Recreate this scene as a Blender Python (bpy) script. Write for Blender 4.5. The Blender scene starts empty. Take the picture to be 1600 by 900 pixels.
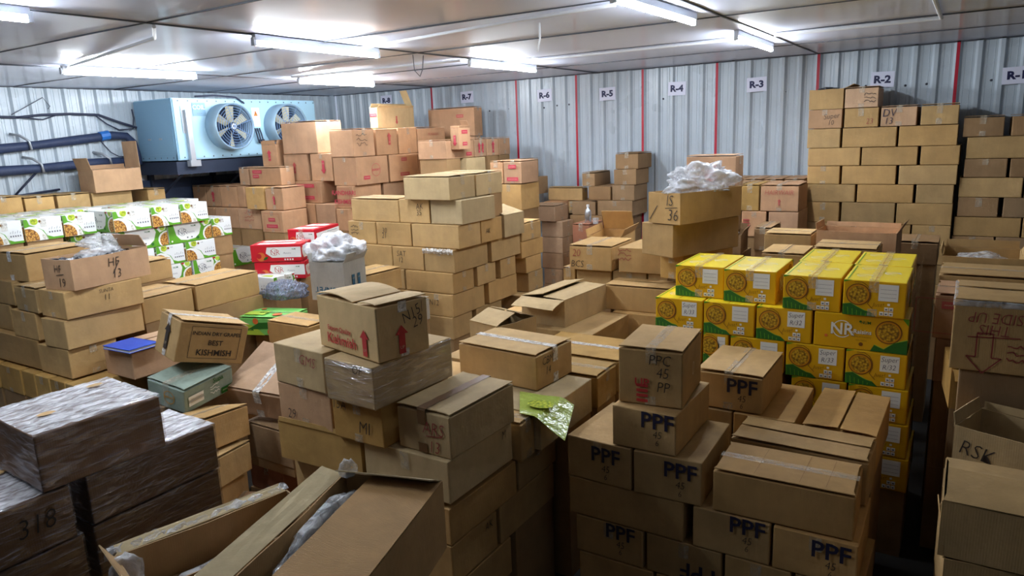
import bpy, bmesh, math, random
from mathutils import Vector, Matrix, noise
from math import sin, cos, pi, radians
S = bpy.context.scene
COL = S.collection

# ------------------------------------------------------------------ camera
CAM_H = 2.45
cd = bpy.data.cameras.new('camera')
cd.sensor_width = 36.0
cd.lens = 36.0*1117.36/1600.0
cd.clip_end = 60; cd.clip_start = .05
cam = bpy.data.objects.new('camera', cd); COL.objects.link(cam); S.camera = cam
PITCH, ROLL, AZ = .212624, -.0404646, 1.0
cp, sp, cr, sr, cz, sz = cos(PITCH), sin(PITCH), cos(ROLL), sin(ROLL), cos(AZ), sin(AZ)
r0 = Vector((cz, -sz, 0)); f0 = Vector((sz*cp, cz*cp, -sp)); u0 = Vector((sz*sp, cz*sp, cp))
xr = r0*cr + u0*sr; yu = u0*cr - r0*sr
m = Matrix((xr, yu, -f0)).transposed().to_4x4(); m.translation = Vector((0, 0, CAM_H))
cam.matrix_world = m

# ------------------------------------------------------------------ world, light levels, exposure
W = bpy.data.worlds.new('world'); S.world = W; W.use_nodes = True
W.node_tree.nodes['Background'].inputs[0].default_value = (.6, .7, .9, 1)
W.node_tree.nodes['Background'].inputs[1].default_value = .15
TUBE = 62.0   # radiance of one LED tube; each tube scales it by a factor set to balance the brightness
S.view_settings.view_transform = 'Standard'; S.view_settings.look = 'None'
S.view_settings.gamma = 1; S.view_settings.use_curve_mapping = False
S.view_settings.exposure = 2.05

# ------------------------------------------------------------------ materials
def srgb(r, g, b):
    f = lambda c: (c/255/12.92 if c/255 <= .04045 else ((c/255+.055)/1.055)**2.4)
    return (f(r), f(g), f(b), 1)
MATS = {}
def newmat(name):
    mt = bpy.data.materials.new(name); mt.use_nodes = True
    nt = mt.node_tree; return mt, nt, nt.nodes['Principled BSDF']
def plain(name, c, rough=.6, metal=0, emit=0, alpha=1, bump=0, bscale=30, spec=.5):
    if name in MATS: return MATS[name]
    mt, nt, p = newmat(name)
    p.inputs['Base Color'].default_value = c; p.inputs['Roughness'].default_value = rough
    p.inputs['Metallic'].default_value = metal; p.inputs['Alpha'].default_value = alpha
    p.inputs['Specular IOR Level'].default_value = spec
    if emit: p.inputs['Emission Color'].default_value = c; p.inputs['Emission Strength'].default_value = emit
    N = nt.nodes; L = nt.links
    tc = N.new('ShaderNodeTexCoord'); nz = N.new('ShaderNodeTexNoise'); nz.inputs['Scale'].default_value = bscale
    L.new(tc.outputs['Object'], nz.inputs['Vector'])
    if bump:
        b = N.new('ShaderNodeBump'); b.inputs['Strength'].default_value = bump; b.inputs['Distance'].default_value = .02
        L.new(nz.outputs['Fac'], b.inputs['Height']); L.new(b.outputs['Normal'], p.inputs['Normal'])
    elif not emit:
        mr = N.new('ShaderNodeMapRange'); mr.inputs[3].default_value = max(.02, rough-.06); mr.inputs[4].default_value = min(1, rough+.06)
        L.new(nz.outputs['Fac'], mr.inputs[0]); L.new(mr.outputs[0], p.inputs['Roughness'])
    MATS[name] = mt; return mt
def card_mat(name='cardboard', ribs=.08):
    mt, nt, p = newmat(name); N = nt.nodes; L = nt.links
    oi = N.new('ShaderNodeObjectInfo'); tc = N.new('ShaderNodeTexCoord')
    off = N.new('ShaderNodeVectorMath'); off.operation = 'ADD'
    comb = N.new('ShaderNodeCombineXYZ')
    mul = N.new('ShaderNodeMath'); mul.operation = 'MULTIPLY'; mul.inputs[1].default_value = 37.
    L.new(oi.outputs['Random'], mul.inputs[0]); L.new(mul.outputs[0], comb.inputs[0]); L.new(mul.outputs[0], comb.inputs[2])
    L.new(tc.outputs['Object'], off.inputs[0]); L.new(comb.outputs[0], off.inputs[1])
    n1 = N.new('ShaderNodeTexNoise'); n1.inputs['Scale'].default_value = 4.5; n1.inputs['Detail'].default_value = 6; n1.inputs['Roughness'].default_value = .62
    L.new(off.outputs[0], n1.inputs['Vector'])
    n2 = N.new('ShaderNodeTexNoise'); n2.inputs['Scale'].default_value = 22; n2.inputs['Detail'].default_value = 4
    mp = N.new('ShaderNodeMapping'); mp.inputs['Scale'].default_value = (1, 1, .12)
    L.new(off.outputs[0], mp.inputs[0]); L.new(mp.outputs[0], n2.inputs['Vector'])
    hs = N.new('ShaderNodeHueSaturation'); L.new(oi.outputs['Color'], hs.inputs['Color'])
    mr = N.new('ShaderNodeMapRange'); mr.inputs[1].default_value = .25; mr.inputs[2].default_value = .75; mr.inputs[3].default_value = .80; mr.inputs[4].default_value = 1.14
    L.new(n1.outputs['Fac'], mr.inputs[0])
    mr2 = N.new('ShaderNodeMapRange'); mr2.inputs[3].default_value = .90; mr2.inputs[4].default_value = 1.10
    L.new(n2.outputs['Fac'], mr2.inputs[0])
    mm = N.new('ShaderNodeMath'); mm.operation = 'MULTIPLY'; L.new(mr.outputs[0], mm.inputs[0]); L.new(mr2.outputs[0], mm.inputs[1])
    L.new(mm.outputs[0], hs.inputs['Value'])
    L.new(hs.outputs[0], p.inputs['Base Color'])
    sx = N.new('ShaderNodeSeparateXYZ'); L.new(tc.outputs['Object'], sx.inputs[0])
    ad = N.new('ShaderNodeMath'); ad.operation = 'ADD'; L.new(sx.outputs[0], ad.inputs[0]); L.new(sx.outputs[1], ad.inputs[1])
    ml = N.new('ShaderNodeMath'); ml.operation = 'MULTIPLY'; ml.inputs[1].default_value = 800
    L.new(ad.outputs[0], ml.inputs[0])
    sn = N.new('ShaderNodeMath'); sn.operation = 'SINE'; L.new(ml.outputs[0], sn.inputs[0])
    sc = N.new('ShaderNodeMath'); sc.operation = 'MULTIPLY'; sc.inputs[1].default_value = ribs; L.new(sn.outputs[0], sc.inputs[0])
    a2 = N.new('ShaderNodeMath'); a2.operation = 'ADD'; L.new(sc.outputs[0], a2.inputs[0])
    n3 = N.new('ShaderNodeTexNoise'); n3.inputs['Scale'].default_value = 11; n3.inputs['Detail'].default_value = 3
    L.new(off.outputs[0], n3.inputs['Vector'])
    m3 = N.new('ShaderNodeMath'); m3.operation = 'MULTIPLY'; m3.inputs[1].default_value = 3.5; L.new(n3.outputs['Fac'], m3.inputs[0])
    L.new(m3.outputs[0], a2.inputs[1])
    b = N.new('ShaderNodeBump'); b.inputs['Strength'].default_value = .35; b.inputs['Distance'].default_value = .004
    L.new(a2.outputs[0], b.inputs['Height']); L.new(b.outputs['Normal'], p.inputs['Normal'])
    p.inputs['Roughness'].default_value = .72; p.inputs['Specular IOR Level'].default_value = .25
    MATS[name] = mt; return mt
CARD = card_mat(); CARDR = card_mat('ribbed_cardboard', .9)
def film_mat(name, alpha, rough, c, scale, bump, stretch=(1, 1, 6)):
    mt, nt, p = newmat(name); N = nt.nodes; L = nt.links
    p.inputs['Base Color'].default_value = c; p.inputs['Roughness'].default_value = rough
    p.inputs['Specular IOR Level'].default_value = .8
    tc = N.new('ShaderNodeTexCoord'); mp = N.new('ShaderNodeMapping'); mp.inputs['Scale'].default_value = stretch
    nz = N.new('ShaderNodeTexNoise'); nz.inputs['Scale'].default_value = scale; nz.inputs['Detail'].default_value = 5; nz.inputs['Distortion'].default_value = .6
    L.new(tc.outputs['Object'], mp.inputs[0]); L.new(mp.outputs[0], nz.inputs['Vector'])
    b = N.new('ShaderNodeBump'); b.inputs['Strength'].default_value = bump; b.inputs['Distance'].default_value = .02
    L.new(nz.outputs['Fac'], b.inputs['Height']); L.new(b.outputs['Normal'], p.inputs['Normal'])
    mr = N.new('ShaderNodeMapRange'); mr.inputs[1].default_value = .35; mr.inputs[2].default_value = .7
    mr.inputs[3].default_value = alpha*.4; mr.inputs[4].default_value = min(1, alpha*1.6)
    L.new(nz.outputs['Fac'], mr.inputs[0]); L.new(mr.outputs[0], p.inputs['Alpha'])
    MATS[name] = mt; return mt
def gloss_film(name, lo, hi, scale, bump, stretch):
    mt = bpy.data.materials.new(name); mt.use_nodes = True; nt = mt.node_tree; N = nt.nodes; L = nt.links; N.clear()
    out = N.new('ShaderNodeOutputMaterial'); mx = N.new('ShaderNodeMixShader'); tr = N.new('ShaderNodeBsdfTransparent'); gl = N.new('ShaderNodeBsdfGlossy')
    tr.inputs[0].default_value = (.93, .93, .94, 1); gl.inputs['Roughness'].default_value = .12; gl.inputs['Color'].default_value = (.9, .92, 1, 1)
    tc = N.new('ShaderNodeTexCoord'); mp = N.new('ShaderNodeMapping'); mp.inputs['Scale'].default_value = stretch; nz = N.new('ShaderNodeTexNoise')
    nz.inputs['Scale'].default_value = scale; nz.inputs['Detail'].default_value = 5; nz.inputs['Distortion'].default_value = .8
    mr = N.new('ShaderNodeMapRange'); mr.inputs[1].default_value = .4; mr.inputs[2].default_value = .68; mr.inputs[3].default_value = lo; mr.inputs[4].default_value = hi
    b = N.new('ShaderNodeBump'); b.inputs['Strength'].default_value = bump; b.inputs['Distance'].default_value = .015
    L.new(tc.outputs['Object'], mp.inputs[0]); L.new(mp.outputs[0], nz.inputs['Vector']); L.new(nz.outputs['Fac'], mr.inputs[0]); L.new(nz.outputs['Fac'], b.inputs['Height'])
    L.new(b.outputs['Normal'], gl.inputs['Normal']); L.new(mr.outputs[0], mx.inputs[0]); L.new(tr.outputs[0], mx.inputs[1]); L.new(gl.outputs[0], mx.inputs[2]); L.new(mx.outputs[0], out.inputs[0]); MATS[name] = mt; return mt
FILM = gloss_film('stretch_film', .04, .34, 8, 1.0, (1, 1, 5))
FILMTOP = film_mat('film_glare', .62, .14, (.86, .86, .9, 1), 14, .8, (1, 3, 1))  # milky white base paints the glare onto the wrapped tops
BAG = film_mat('white_plastic_bag', .66, .22, (.86, .87, .92, 1), 14, .8, (1, 1, 1))
CLEAR = film_mat('clear_plastic', .42, .1, (.85, .87, .9, 1), 16, 1.0, (1, 1, 1))
TAPE = film_mat('clear_tape', .34, .13, (.70, .62, .48, 1), 30, .5, (1, 1, 1))
SILV = film_mat('silver_tape', .75, .15, (.85, .85, .84, 1), 40, .8, (1, 1, 1))
BTAPE = plain('brown_tape', srgb(120, 90, 60), .2)
BLACKP = plain('black_plastic', srgb(28, 30, 38), .25, bump=.8, bscale=25)
INK = {'ink': plain('marker_ink', srgb(48, 40, 36), .5), 'navy': plain('navy_ink', srgb(38, 36, 62), .5),
       'red': plain('red_print', srgb(188, 50, 48), .6), 'redink': plain('red_marker', srgb(150, 62, 58), .5),
       'redp': plain('red_carton_print', srgb(192, 62, 78), .6), 'redfaint': plain('faded_red_print', srgb(178, 80, 72), .6),
       'pale': plain('pale_print', srgb(205, 185, 150), .6), 'white': plain('white_print', srgb(236, 236, 230), .6),
       'green': plain('green_print', srgb(92, 158, 32), .5), 'dkgreen': plain('dark_green_print', srgb(36, 104, 30), .5),
       'lime': plain('lime_print', srgb(170, 200, 60), .5), 'grey': plain('grey_print', srgb(96, 96, 104), .6),
       'brown': plain('brown_print', srgb(120, 72, 14), .6), 'gold': plain('gold_print', srgb(205, 140, 10), .5),
       'teal': plain('teal_print', srgb(34, 92, 120), .6), 'orange': plain('orange_print', srgb(214, 110, 50), .5), 'redb': plain('red_box_ink', srgb(190, 28, 44), .4)}
def raisin_mat(name, a, b, c, sc):
    mt, nt, p = newmat(name); N = nt.nodes; L = nt.links
    tc = N.new('ShaderNodeTexCoord'); v = N.new('ShaderNodeTexVoronoi'); v.inputs['Scale'].default_value = sc
    cr_ = N.new('ShaderNodeValToRGB'); cr_.color_ramp.elements[0].color = a; cr_.color_ramp.elements[1].color = b; cr_.color_ramp.elements[1].position = .75
    e = cr_.color_ramp.elements.new(.35); e.color = c
    L.new(tc.outputs['Object'], v.inputs['Vector']); L.new(v.outputs['Distance'], cr_.inputs[0]); L.new(cr_.outputs[0], p.inputs['Base Color'])
    p.inputs['Roughness'].default_value = .5; MATS[name] = mt; return mt
INK['raisin'] = raisin_mat('golden_raisins_print', srgb(226, 196, 60), srgb(120, 84, 10), srgb(206, 160, 30), 75)
INK['raisin2'] = raisin_mat('brown_raisins_print', srgb(236, 200, 120), srgb(120, 70, 26), srgb(205, 150, 66), 75)
INK['grapes'] = raisin_mat('grapes_print', srgb(226, 226, 90), srgb(110, 140, 20), srgb(190, 200, 50), 60)
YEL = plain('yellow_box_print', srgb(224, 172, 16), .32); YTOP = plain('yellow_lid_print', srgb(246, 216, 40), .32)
WHB = plain('white_box_print', srgb(232, 234, 232), .35); REDB = plain('red_box_print', srgb(205, 30, 48), .3)
GRB = plain('green_box_print', srgb(126, 200, 100), .3)

# ------------------------------------------------------------------ helpers
def link(name, me, parent=None, mats=(), color=None):
    o = bpy.data.objects.new(name, me); COL.objects.link(o)
    for mt in mats: me.materials.append(mt)
    if parent: o.parent = parent
    if color: o.color = color
    return o
def tag(o, label=None, cat=None, group=None, kind=None):
    if label: o['label'] = label
    if cat: o['category'] = cat
    if group: o['group'] = group
    if kind: o['kind'] = kind
    return o
def mesh(vs, fs, mi=None, smooth=False):
    me = bpy.data.meshes.new('mesh'); me.from_pydata([tuple(v) for v in vs], [], fs)
    if mi: me.polygons.foreach_set('material_index', mi)
    if smooth: me.polygons.foreach_set('use_smooth', [True]*len(fs))
    me.update(); return me
class MB:
    def __init__(s): s.v = []; s.f = []; s.m = []
    def add(s, vs, fs, mi=0):
        n = len(s.v); s.v += [tuple(v) for v in vs]; s.f += [tuple(i+n for i in f) for f in fs]; s.m += [mi]*len(fs)
    def box(s, x0, x1, y0, y1, z0, z1, mi=0, M=None):
        vs = [Vector((x, y, z)) for x in (x0, x1) for y in (y0, y1) for z in (z0, z1)]
        if M: vs = [M @ v for v in vs]
        s.add(vs, [(0, 1, 3, 2), (4, 6, 7, 5), (0, 4, 5, 1), (2, 3, 7, 6), (0, 2, 6, 4), (1, 5, 7, 3)], mi)
    def tube(s, pts, r, n=8, mi=0, cap=True):
        pts = [Vector(p) for p in pts]; rings = []
        for i, p in enumerate(pts):
            t = (pts[min(i+1, len(pts)-1)] - pts[max(i-1, 0)]).normalized()
            a = t.orthogonal().normalized() if i == 0 else (rings[-1][1] - t*rings[-1][1].dot(t)).normalized()
            b = t.cross(a); rr = r[i] if isinstance(r, (list, tuple)) else r
            rings.append(([p + (a*cos(2*pi*k/n) + b*sin(2*pi*k/n))*rr for k in range(n)], a))
        vs = [v for rg in rings for v in rg[0]]; fs = []
        for i in range(len(pts)-1):
            for k in range(n): fs.append((i*n+k, i*n+(k+1) % n, (i+1)*n+(k+1) % n, (i+1)*n+k))
        if cap: fs += [tuple(range(n))[::-1], tuple((len(pts)-1)*n+k for k in range(n))]
        s.add(vs, fs, mi)
    def build(s, name, mats, parent=None, color=None, smooth=False):
        return link(name, mesh(s.v, s.f, s.m, smooth), parent, mats if isinstance(mats, (list, tuple)) else [mats], color)
PAL = {'tan': (186, 150, 98), 'buff': (190, 158, 110), 'pale': (194, 168, 124), 'yel': (188, 148, 84), 'pink': (188, 146, 110), 'pinktan': (186, 150, 116),
       'brown': (156, 124, 88), 'red': (170, 112, 84), 'wrapbrown': (140, 104, 72), 'yellow': (236, 190, 14), 'white': (232, 234, 232), 'mint': (150, 166, 152), 'green': (126, 200, 100), 'greyc': (176, 172, 162)}
def col_of(key, rnd):
    r, g, b = PAL[key]; k = 1+rnd.uniform(-.07, .06); t = rnd.uniform(-4, 4)
    return srgb(min(255, (r+t)*k), min(255, g*k), min(255, (b-t)*k))

# text and drawn marks as thin meshes on a face; font outlines are cached
FONT = {}
def glyphs(txt, bold):
    k = (txt, bold)
    if k not in FONT:
        cu = bpy.data.curves.new('t', 'FONT'); cu.body = txt; cu.size = 1; cu.resolution_u = 2
        cu.offset = {0: -.012, 1: .018, 2: .045}[int(bold)]
        ob = bpy.data.objects.new('t', cu); COL.objects.link(ob)
        dg = bpy.context.evaluated_depsgraph_get(); dg.update()
        me = bpy.data.meshes.new_from_object(ob.evaluated_get(dg))
        vs = [v.co.copy() for v in me.vertices]; fs = [tuple(p.vertices) for p in me.polygons]
        bpy.data.objects.remove(ob); bpy.data.curves.remove(cu); bpy.data.meshes.remove(me)
        if vs:
            x0 = min(v.x for v in vs); x1 = max(v.x for v in vs); y0 = min(v.y for v in vs); y1 = max(v.y for v in vs)
            vs = [((v.x-(x0+x1)/2), (v.y-(y0+y1)/2)) for v in vs]
        FONT[k] = (vs, fs, 1/.7)
    return FONT[k]
def circle_poly(cx, cy, r, n=24, a0=0, a1=2*pi, sy=1):
    return [(cx+r*cos(a0+(a1-a0)*k/n), cy+r*sy*sin(a0+(a1-a0)*k/n)) for k in range(n)]
class Face:
    """draws flat shapes on one face. x = metres to the viewer's right, y = metres up, from the face's lower left corner"""
    def __init__(s, org, ex, ey, w, h): s.o = Vector(org); s.ex = Vector(ex); s.ey = Vector(ey); s.n = s.ex.cross(s.ey); s.w = w; s.h = h; s.lay = 0; s.mb = MB(); s.mats = []
    def mi(s, c):
        mt = INK[c] if isinstance(c, str) else c
        if mt not in s.mats: s.mats.append(mt)
        return s.mats.index(mt)
    def pt(s, x, y): return s.o + s.ex*x + s.ey*y + s.n*(.0012+s.lay*.0005)
    def poly(s, pts, c):
        pts = [(min(max(x, .001), s.w-.001), min(max(y, .001), s.h-.001)) for x, y in pts]
        s.mb.add([s.pt(x, y) for x, y in pts], [tuple(range(len(pts)))], s.mi(c)); 
    def rect(s, x0, y0, x1, y1, c): s.poly([(x0, y0), (x1, y0), (x1, y1), (x0, y1)], c)
    def disc(s, x, y, r, c, n=24): s.poly(circle_poly(x, y, r, n), c)
    def ring(s, x, y, r, t, c, n=24, a0=0, a1=2*pi):
        a = [(x+(r)*cos(a0+(a1-a0)*k/n), y+r*sin(a0+(a1-a0)*k/n)) for k in range(n+1)]
        s.stroke(a, t, c)
    def stroke(s, pts, t, c):
        mi = s.mi(c)
        for (x0, y0), (x1, y1) in zip(pts, pts[1:]):
            d = math.hypot(x1-x0, y1-y0) or 1; nx, ny = -(y1-y0)/d*t/2, (x1-x0)/d*t/2
            q = [(x0+nx, y0+ny), (x0-nx, y0-ny), (x1-nx, y1-ny), (x1+nx, y1+ny)]
            s.mb.add([s.pt(*p) for p in q], [(0, 1, 2, 3)], mi)
    def text(s, txt, x, y, hgt, c, rot=0, bold=False, sx=1, shear=0):
        vs, fs, k = glyphs(txt, bold); ca, sa = cos(radians(rot)), sin(radians(rot)); out = []
        for a, b in vs:
            a = (a+shear*b)*hgt*k*sx; b = b*hgt*k
            out.append(s.pt(x+a*ca-b*sa, y+a*sa+b*ca))
        s.mb.add(out, fs, s.mi(c))
    def mark(s, t, x, y, sz, c, rot, bold, rnd):
        if t == '~':
            for k in range(3):
                yy = y+sz*(.5-k*.45); pts = [(x-sz*.7+sz*1.4*i/9, yy+sz*.17*rnd.uniform(-1, 1)) for i in range(10)]; s.stroke(pts, .0045, c)
        elif t in '^v':
            d = 1 if t == '^' else -1; h = sz/2; w = sz*.27
            s.poly([(x, y+d*h), (x-d*w, y+d*h*.35), (x+d*w, y+d*h*.35)], c)
            s.poly([(x-w*.5, y+d*h*.35), (x-w*.5, y-d*h), (x+w*.5, y-d*h), (x+w*.5, y+d*h*.35)][::d], c)
            s.lay += 1; s.text('UP', x, y-d*h*.55, w*.42, 'pale', 0); s.lay -= 1
        elif t == '=': s.rect(x-sz*.55, y-.02, x+sz*.55, y+.02, c); s.lay += 1; s.stroke([(x-sz*.42+sz*.84*i/14, y+(.004 if i % 2 else -.004)) for i in range(15)], .002, 'pale'); s.lay -= 1
        elif t == '[]':
            a, b = s.w*.36, s.h*.38; s.stroke([(x-a, y-b), (x+a, y-b), (x+a, y+b), (x-a, y+b), (x-a, y-b)], .003, c)
        elif t == 'O': s.ring(x, y, sz/2, .004, c, 20); s.text('EXPORT', x, y, sz*.17, c, 0, True)
        elif t == '#':
            for k in range(4): s.rect(x-sz*.3, y-sz*.5+k*sz*.27, x+sz*.3, y-sz*.5+k*sz*.27+sz*.16, c)
        elif t == 'V':
            h = sz/2; w = sz*.36; s.stroke([(x-w*.45, y+h), (x-w*.45, y-h*.2), (x-w, y-h*.2), (x, y-h), (x+w, y-h*.2), (x+w*.45, y-h*.2), (x+w*.45, y+h), (x-w*.45, y+h)], .005, c)
        elif t in ('__', '_'): s.stroke([(x-sz*.75, y-.004), (x+sz*.75, y+.006)], .0045, c)
        elif t == '/': s.stroke([(x-sz*.35, y-sz*.5), (x+sz*.35, y+sz*.5)], .006, c)
        else: s.text(t, x, y, sz, c, rot, bold, 1 if bold else .85, 0 if bold else .15)
    def build(s, name, parent):
        if s.mb.f: return s.mb.build(name, s.mats, parent)
def face_of(d, f, off=0):
    wb, wa, h = d['wb'], d['wa'], d['h']
    if f == 'L': return Face((-wb/2-off, wa/2, 0), (0, -1, 0), (0, 0, 1), wa, h)
    if f == 'R': return Face((-wb/2, -wa/2-off, 0), (1, 0, 0), (0, 0, 1), wb, h)
    return Face((-wb/2, wa/2, h+off), (0, -1, 0), (1, 0, 0), wa, wb)
# ------------------------------------------------------------------ room
CEIL = 3.13; BX, AY = 8.19, 8.43; BX0, AY0 = -5.5, -6.5
def wall_mat(name, c, rough, sc=2.0):
    mt, nt, p = newmat(name); N = nt.nodes; L = nt.links
    tc = N.new('ShaderNodeTexCoord'); nz = N.new('ShaderNodeTexNoise'); nz.inputs['Scale'].default_value = sc; nz.inputs['Detail'].default_value = 6
    L.new(tc.outputs['Object'], nz.inputs['Vector'])
    mx = N.new('ShaderNodeMix'); mx.data_type = 'RGBA'; mx.inputs[6].default_value = c; mx.inputs[7].default_value = tuple(x*.86 for x in c[:3])+(1,)
    mr = N.new('ShaderNodeMapRange'); mr.inputs[1].default_value = .45; mr.inputs[2].default_value = .8; L.new(nz.outputs['Fac'], mr.inputs[0])
    L.new(mr.outputs[0], mx.inputs[0]); L.new(mx.outputs[2], p.inputs['Base Color'])
    m2 = N.new('ShaderNodeMapRange'); m2.inputs[3].default_value = rough-.05; m2.inputs[4].default_value = rough+.08; L.new(nz.outputs['Fac'], m2.inputs[0]); L.new(m2.outputs[0], p.inputs['Roughness'])
    b = N.new('ShaderNodeBump'); b.inputs['Strength'].default_value = .12; b.inputs['Distance'].default_value = .03
    n2 = N.new('ShaderNodeTexNoise'); n2.inputs['Scale'].default_value = 1.6; L.new(tc.outputs['Object'], n2.inputs['Vector']); L.new(n2.outputs['Fac'], b.inputs['Height']); L.new(b.outputs['Normal'], p.inputs['Normal'])
    MATS[name] = mt; return mt
WALLM = wall_mat('painted_sheet_steel', srgb(190, 201, 210), .27)
CEILM = wall_mat('painted_ceiling_panel', srgb(226, 232, 252), .5, 1.2)
CEILM.node_tree.nodes['Principled BSDF'].inputs['Coat Weight'].default_value = .35; CEILM.node_tree.nodes['Principled BSDF'].inputs['Coat Roughness'].default_value = .05; CEILM.node_tree.nodes['Principled BSDF'].inputs['Specular IOR Level'].default_value = .3
FLOORM = wall_mat('concrete_floor', srgb(46, 44, 42), .85, 5)
DARK = plain('dark_sealant', srgb(70, 74, 84), .6)
REDT = plain('red_tape', srgb(186, 24, 52), .4)
WHITEP = plain('white_plastic', srgb(222, 224, 228), .4)
def rib_wall(name, length, height, flip):
    """ribbed cladding: trapezoid ribs every 174 mm with two fine grooves per pan; local x along wall, y towards the room"""
    P = .174; n = int(length/P)+1; prof = []
    for k in range(n):
        x = k*P
        prof += [(x-.036, 0), (x-.016, .03), (x+.016, .03), (x+.036, 0), (x+.056, 0), (x+.059, .003), (x+.062, 0), (x+.112, 0), (x+.115, .003), (x+.118, 0)]
    prof = [p for p in prof if 0 <= p[0] <= length]; prof = [(0, 0)]+prof+[(length, 0)]
    vs = [(x, y, z) for z in (0, height) for x, y in prof]; q = len(prof)
    fs = [(i, i+1, q+i+1, q+i) for i in range(q-1)]
    vs += [(0, -.08, 0), (length, -.08, 0), (0, -.08, height), (length, -.08, height)]; k = 2*q
    fs += [(k, k+2, k+3, k+1), (0, q, k+2, k), (q-1, k+1, k+3, 2*q-1)]
    if flip: fs = [tuple(reversed(f)) for f in fs]
    o = link(name, mesh(vs, fs), None, [WALLM]); return o
def setw(o): o['kind'] = 'structure'; return o
w = setw(rib_wall('wall_right', AY-AY0, CEIL, True)); w.matrix_world = Matrix(((0, -1, 0, BX), (1, 0, 0, .18-.174*39), (0, 0, 1, 0), (0, 0, 0, 1)))
w = setw(rib_wall('wall_back', BX-BX0, CEIL, False)); w.matrix_world = Matrix(((1, 0, 0, BX0), (0, -1, 0, AY), (0, 0, 1, 0), (0, 0, 0, 1)))
for nm, x0, x1, y0, y1 in (('wall_left', BX0-.1, BX0, AY0, AY+.08), ('wall_front', BX0, BX+.08, AY0-.1, AY0)):
    mb = MB(); mb.box(x0, x1, y0, y1, 0, CEIL); setw(mb.build(nm, WALLM))
mb = MB(); mb.box(BX0-.1, BX+.1, AY0-.1, AY+.1, -.1, 0); setw(mb.build('floor', FLOORM))
# ceiling: slightly quilted sheet so tubes mirror as wavy streaks
n = 60; vs = []; fs = []
for i in range(n+1):
    for j in range(n+1):
        x = BX0-.1+(BX-BX0+.2)*i/n; y = AY0-.1+(AY-AY0+.2)*j/n
        vs.append((x, y, CEIL+.007*noise.noise(Vector((x*.9, y*.9, 0)))+.0025*noise.noise(Vector((x*2.4, y*2.2, 5)))))
for i in range(n):
    for j in range(n): a0 = i*(n+1)+j; fs.append((a0, a0+1, a0+n+2, a0+n+1))
q = len(vs); vs += [(x, y, CEIL+.12) for x in (BX0-.1, BX+.1) for y in (AY0-.1, AY+.1)]; fs.append((q, q+2, q+3, q+1))
setw(link('ceiling', mesh(vs, fs, smooth=True), None, [CEILM]))
k = 1
def trim(boxes, mt, nm=None):
    global k
    mb = MB()
    for b in boxes: mb.box(*b)
    o = setw(mb.build('trim_%d' % k, mt)); k += 1; return o
for b in (-1.05, .12, 1.29, 2.46, 3.74, 4.80, 5.97, 7.04): trim([(b-.004, b+.004, AY0, AY, CEIL-.007, CEIL+.004)], DARK)
for a in (-3.56, -1.08, 1.41, 3.90, 6.38): trim([(BX0, BX, a-.007, a+.007, CEIL-.009, CEIL+.004)], DARK)
trim([(BX-.03, BX, AY0, AY, CEIL-.012, CEIL)], DARK); trim([(BX0, BX, AY-.03, AY, CEIL-.012, CEIL)], DARK)
trim([(BX-.07, BX-.001, AY-.07, AY-.001, 0, CEIL)], WALLM)
# ceiling conduits
def thing(name, label, cat, loc=(0, 0, 0), group=None):
    o = bpy.data.objects.new(name, None); COL.objects.link(o); o.location = loc; o.empty_display_size = .1
    return tag(o, label, cat, group)
def conduit(pts, label, r=.011):
    mb = MB(); mb.tube(pts, r, 8); tag(mb.build('cable_conduit', WHITEP), label, 'conduit', 'white conduits on the ceiling')
zc = CEIL-.02
conduit([(6.03, 4.0, zc), (6.03, 1.6, zc)], 'white conduit on the ceiling running toward the sign R-3 tube')
conduit([(6.0, 1.36, zc), (6.0, .25, zc), (4.2, .25, zc)], 'white conduit bending at a corner on the ceiling near sign R-2', .014)
conduit([(4.1, 3.86, zc), (3.86, 2.4, zc), (3.8, 1.7, zc)], 'white conduit crossing the ceiling near the centre')
conduit([(5.3, 6.0, zc), (5.45, 3.95, zc)], 'white conduit linking two tubes in mid ceiling')
conduit([(3.2, 6.3, zc), (2.75, 4.3, zc), (2.5, 3.9, zc)], 'white conduit at upper left between two tubes')
# tube lights
TM = lambda i, k: plain('tube_glow_%d' % i, (.86, .93, 1, 1), .5, emit=TUBE*k); BATT = plain('tube_batten', srgb(205, 210, 216), .35)
tubes = [((3.15, 3.88), (4.32, 3.91), 'lit tube in upper centre-left above the cooler side'), ((3.42, 1.54), (4.55, 1.51), 'lit tube cut by the top frame edge right of centre'),
         ((5.57, 1.53), (6.72, 1.54), 'lit tube nearest signs R-3 and R-2'), ((5.49, 3.88), (6.62, 3.86), 'lit tube left of sign R-7 in mid ceiling'),
         ((3.13, 6.2), (4.28, 6.14), 'lit tube at far upper left before the cooler'), ((5.45, 6.07), (6.58, 6.06), 'lit tube farthest back above the red-printed stack'),
         ((.68, 3.80), (1.83, 3.84), 'lit tube cut by the left frame edge'), ((.7, -.92), (1.85, -.9), 'dim unseen tube added over the near right aisle')]  # last tube is out of view, added dim to lift the right-hand cartons
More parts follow.
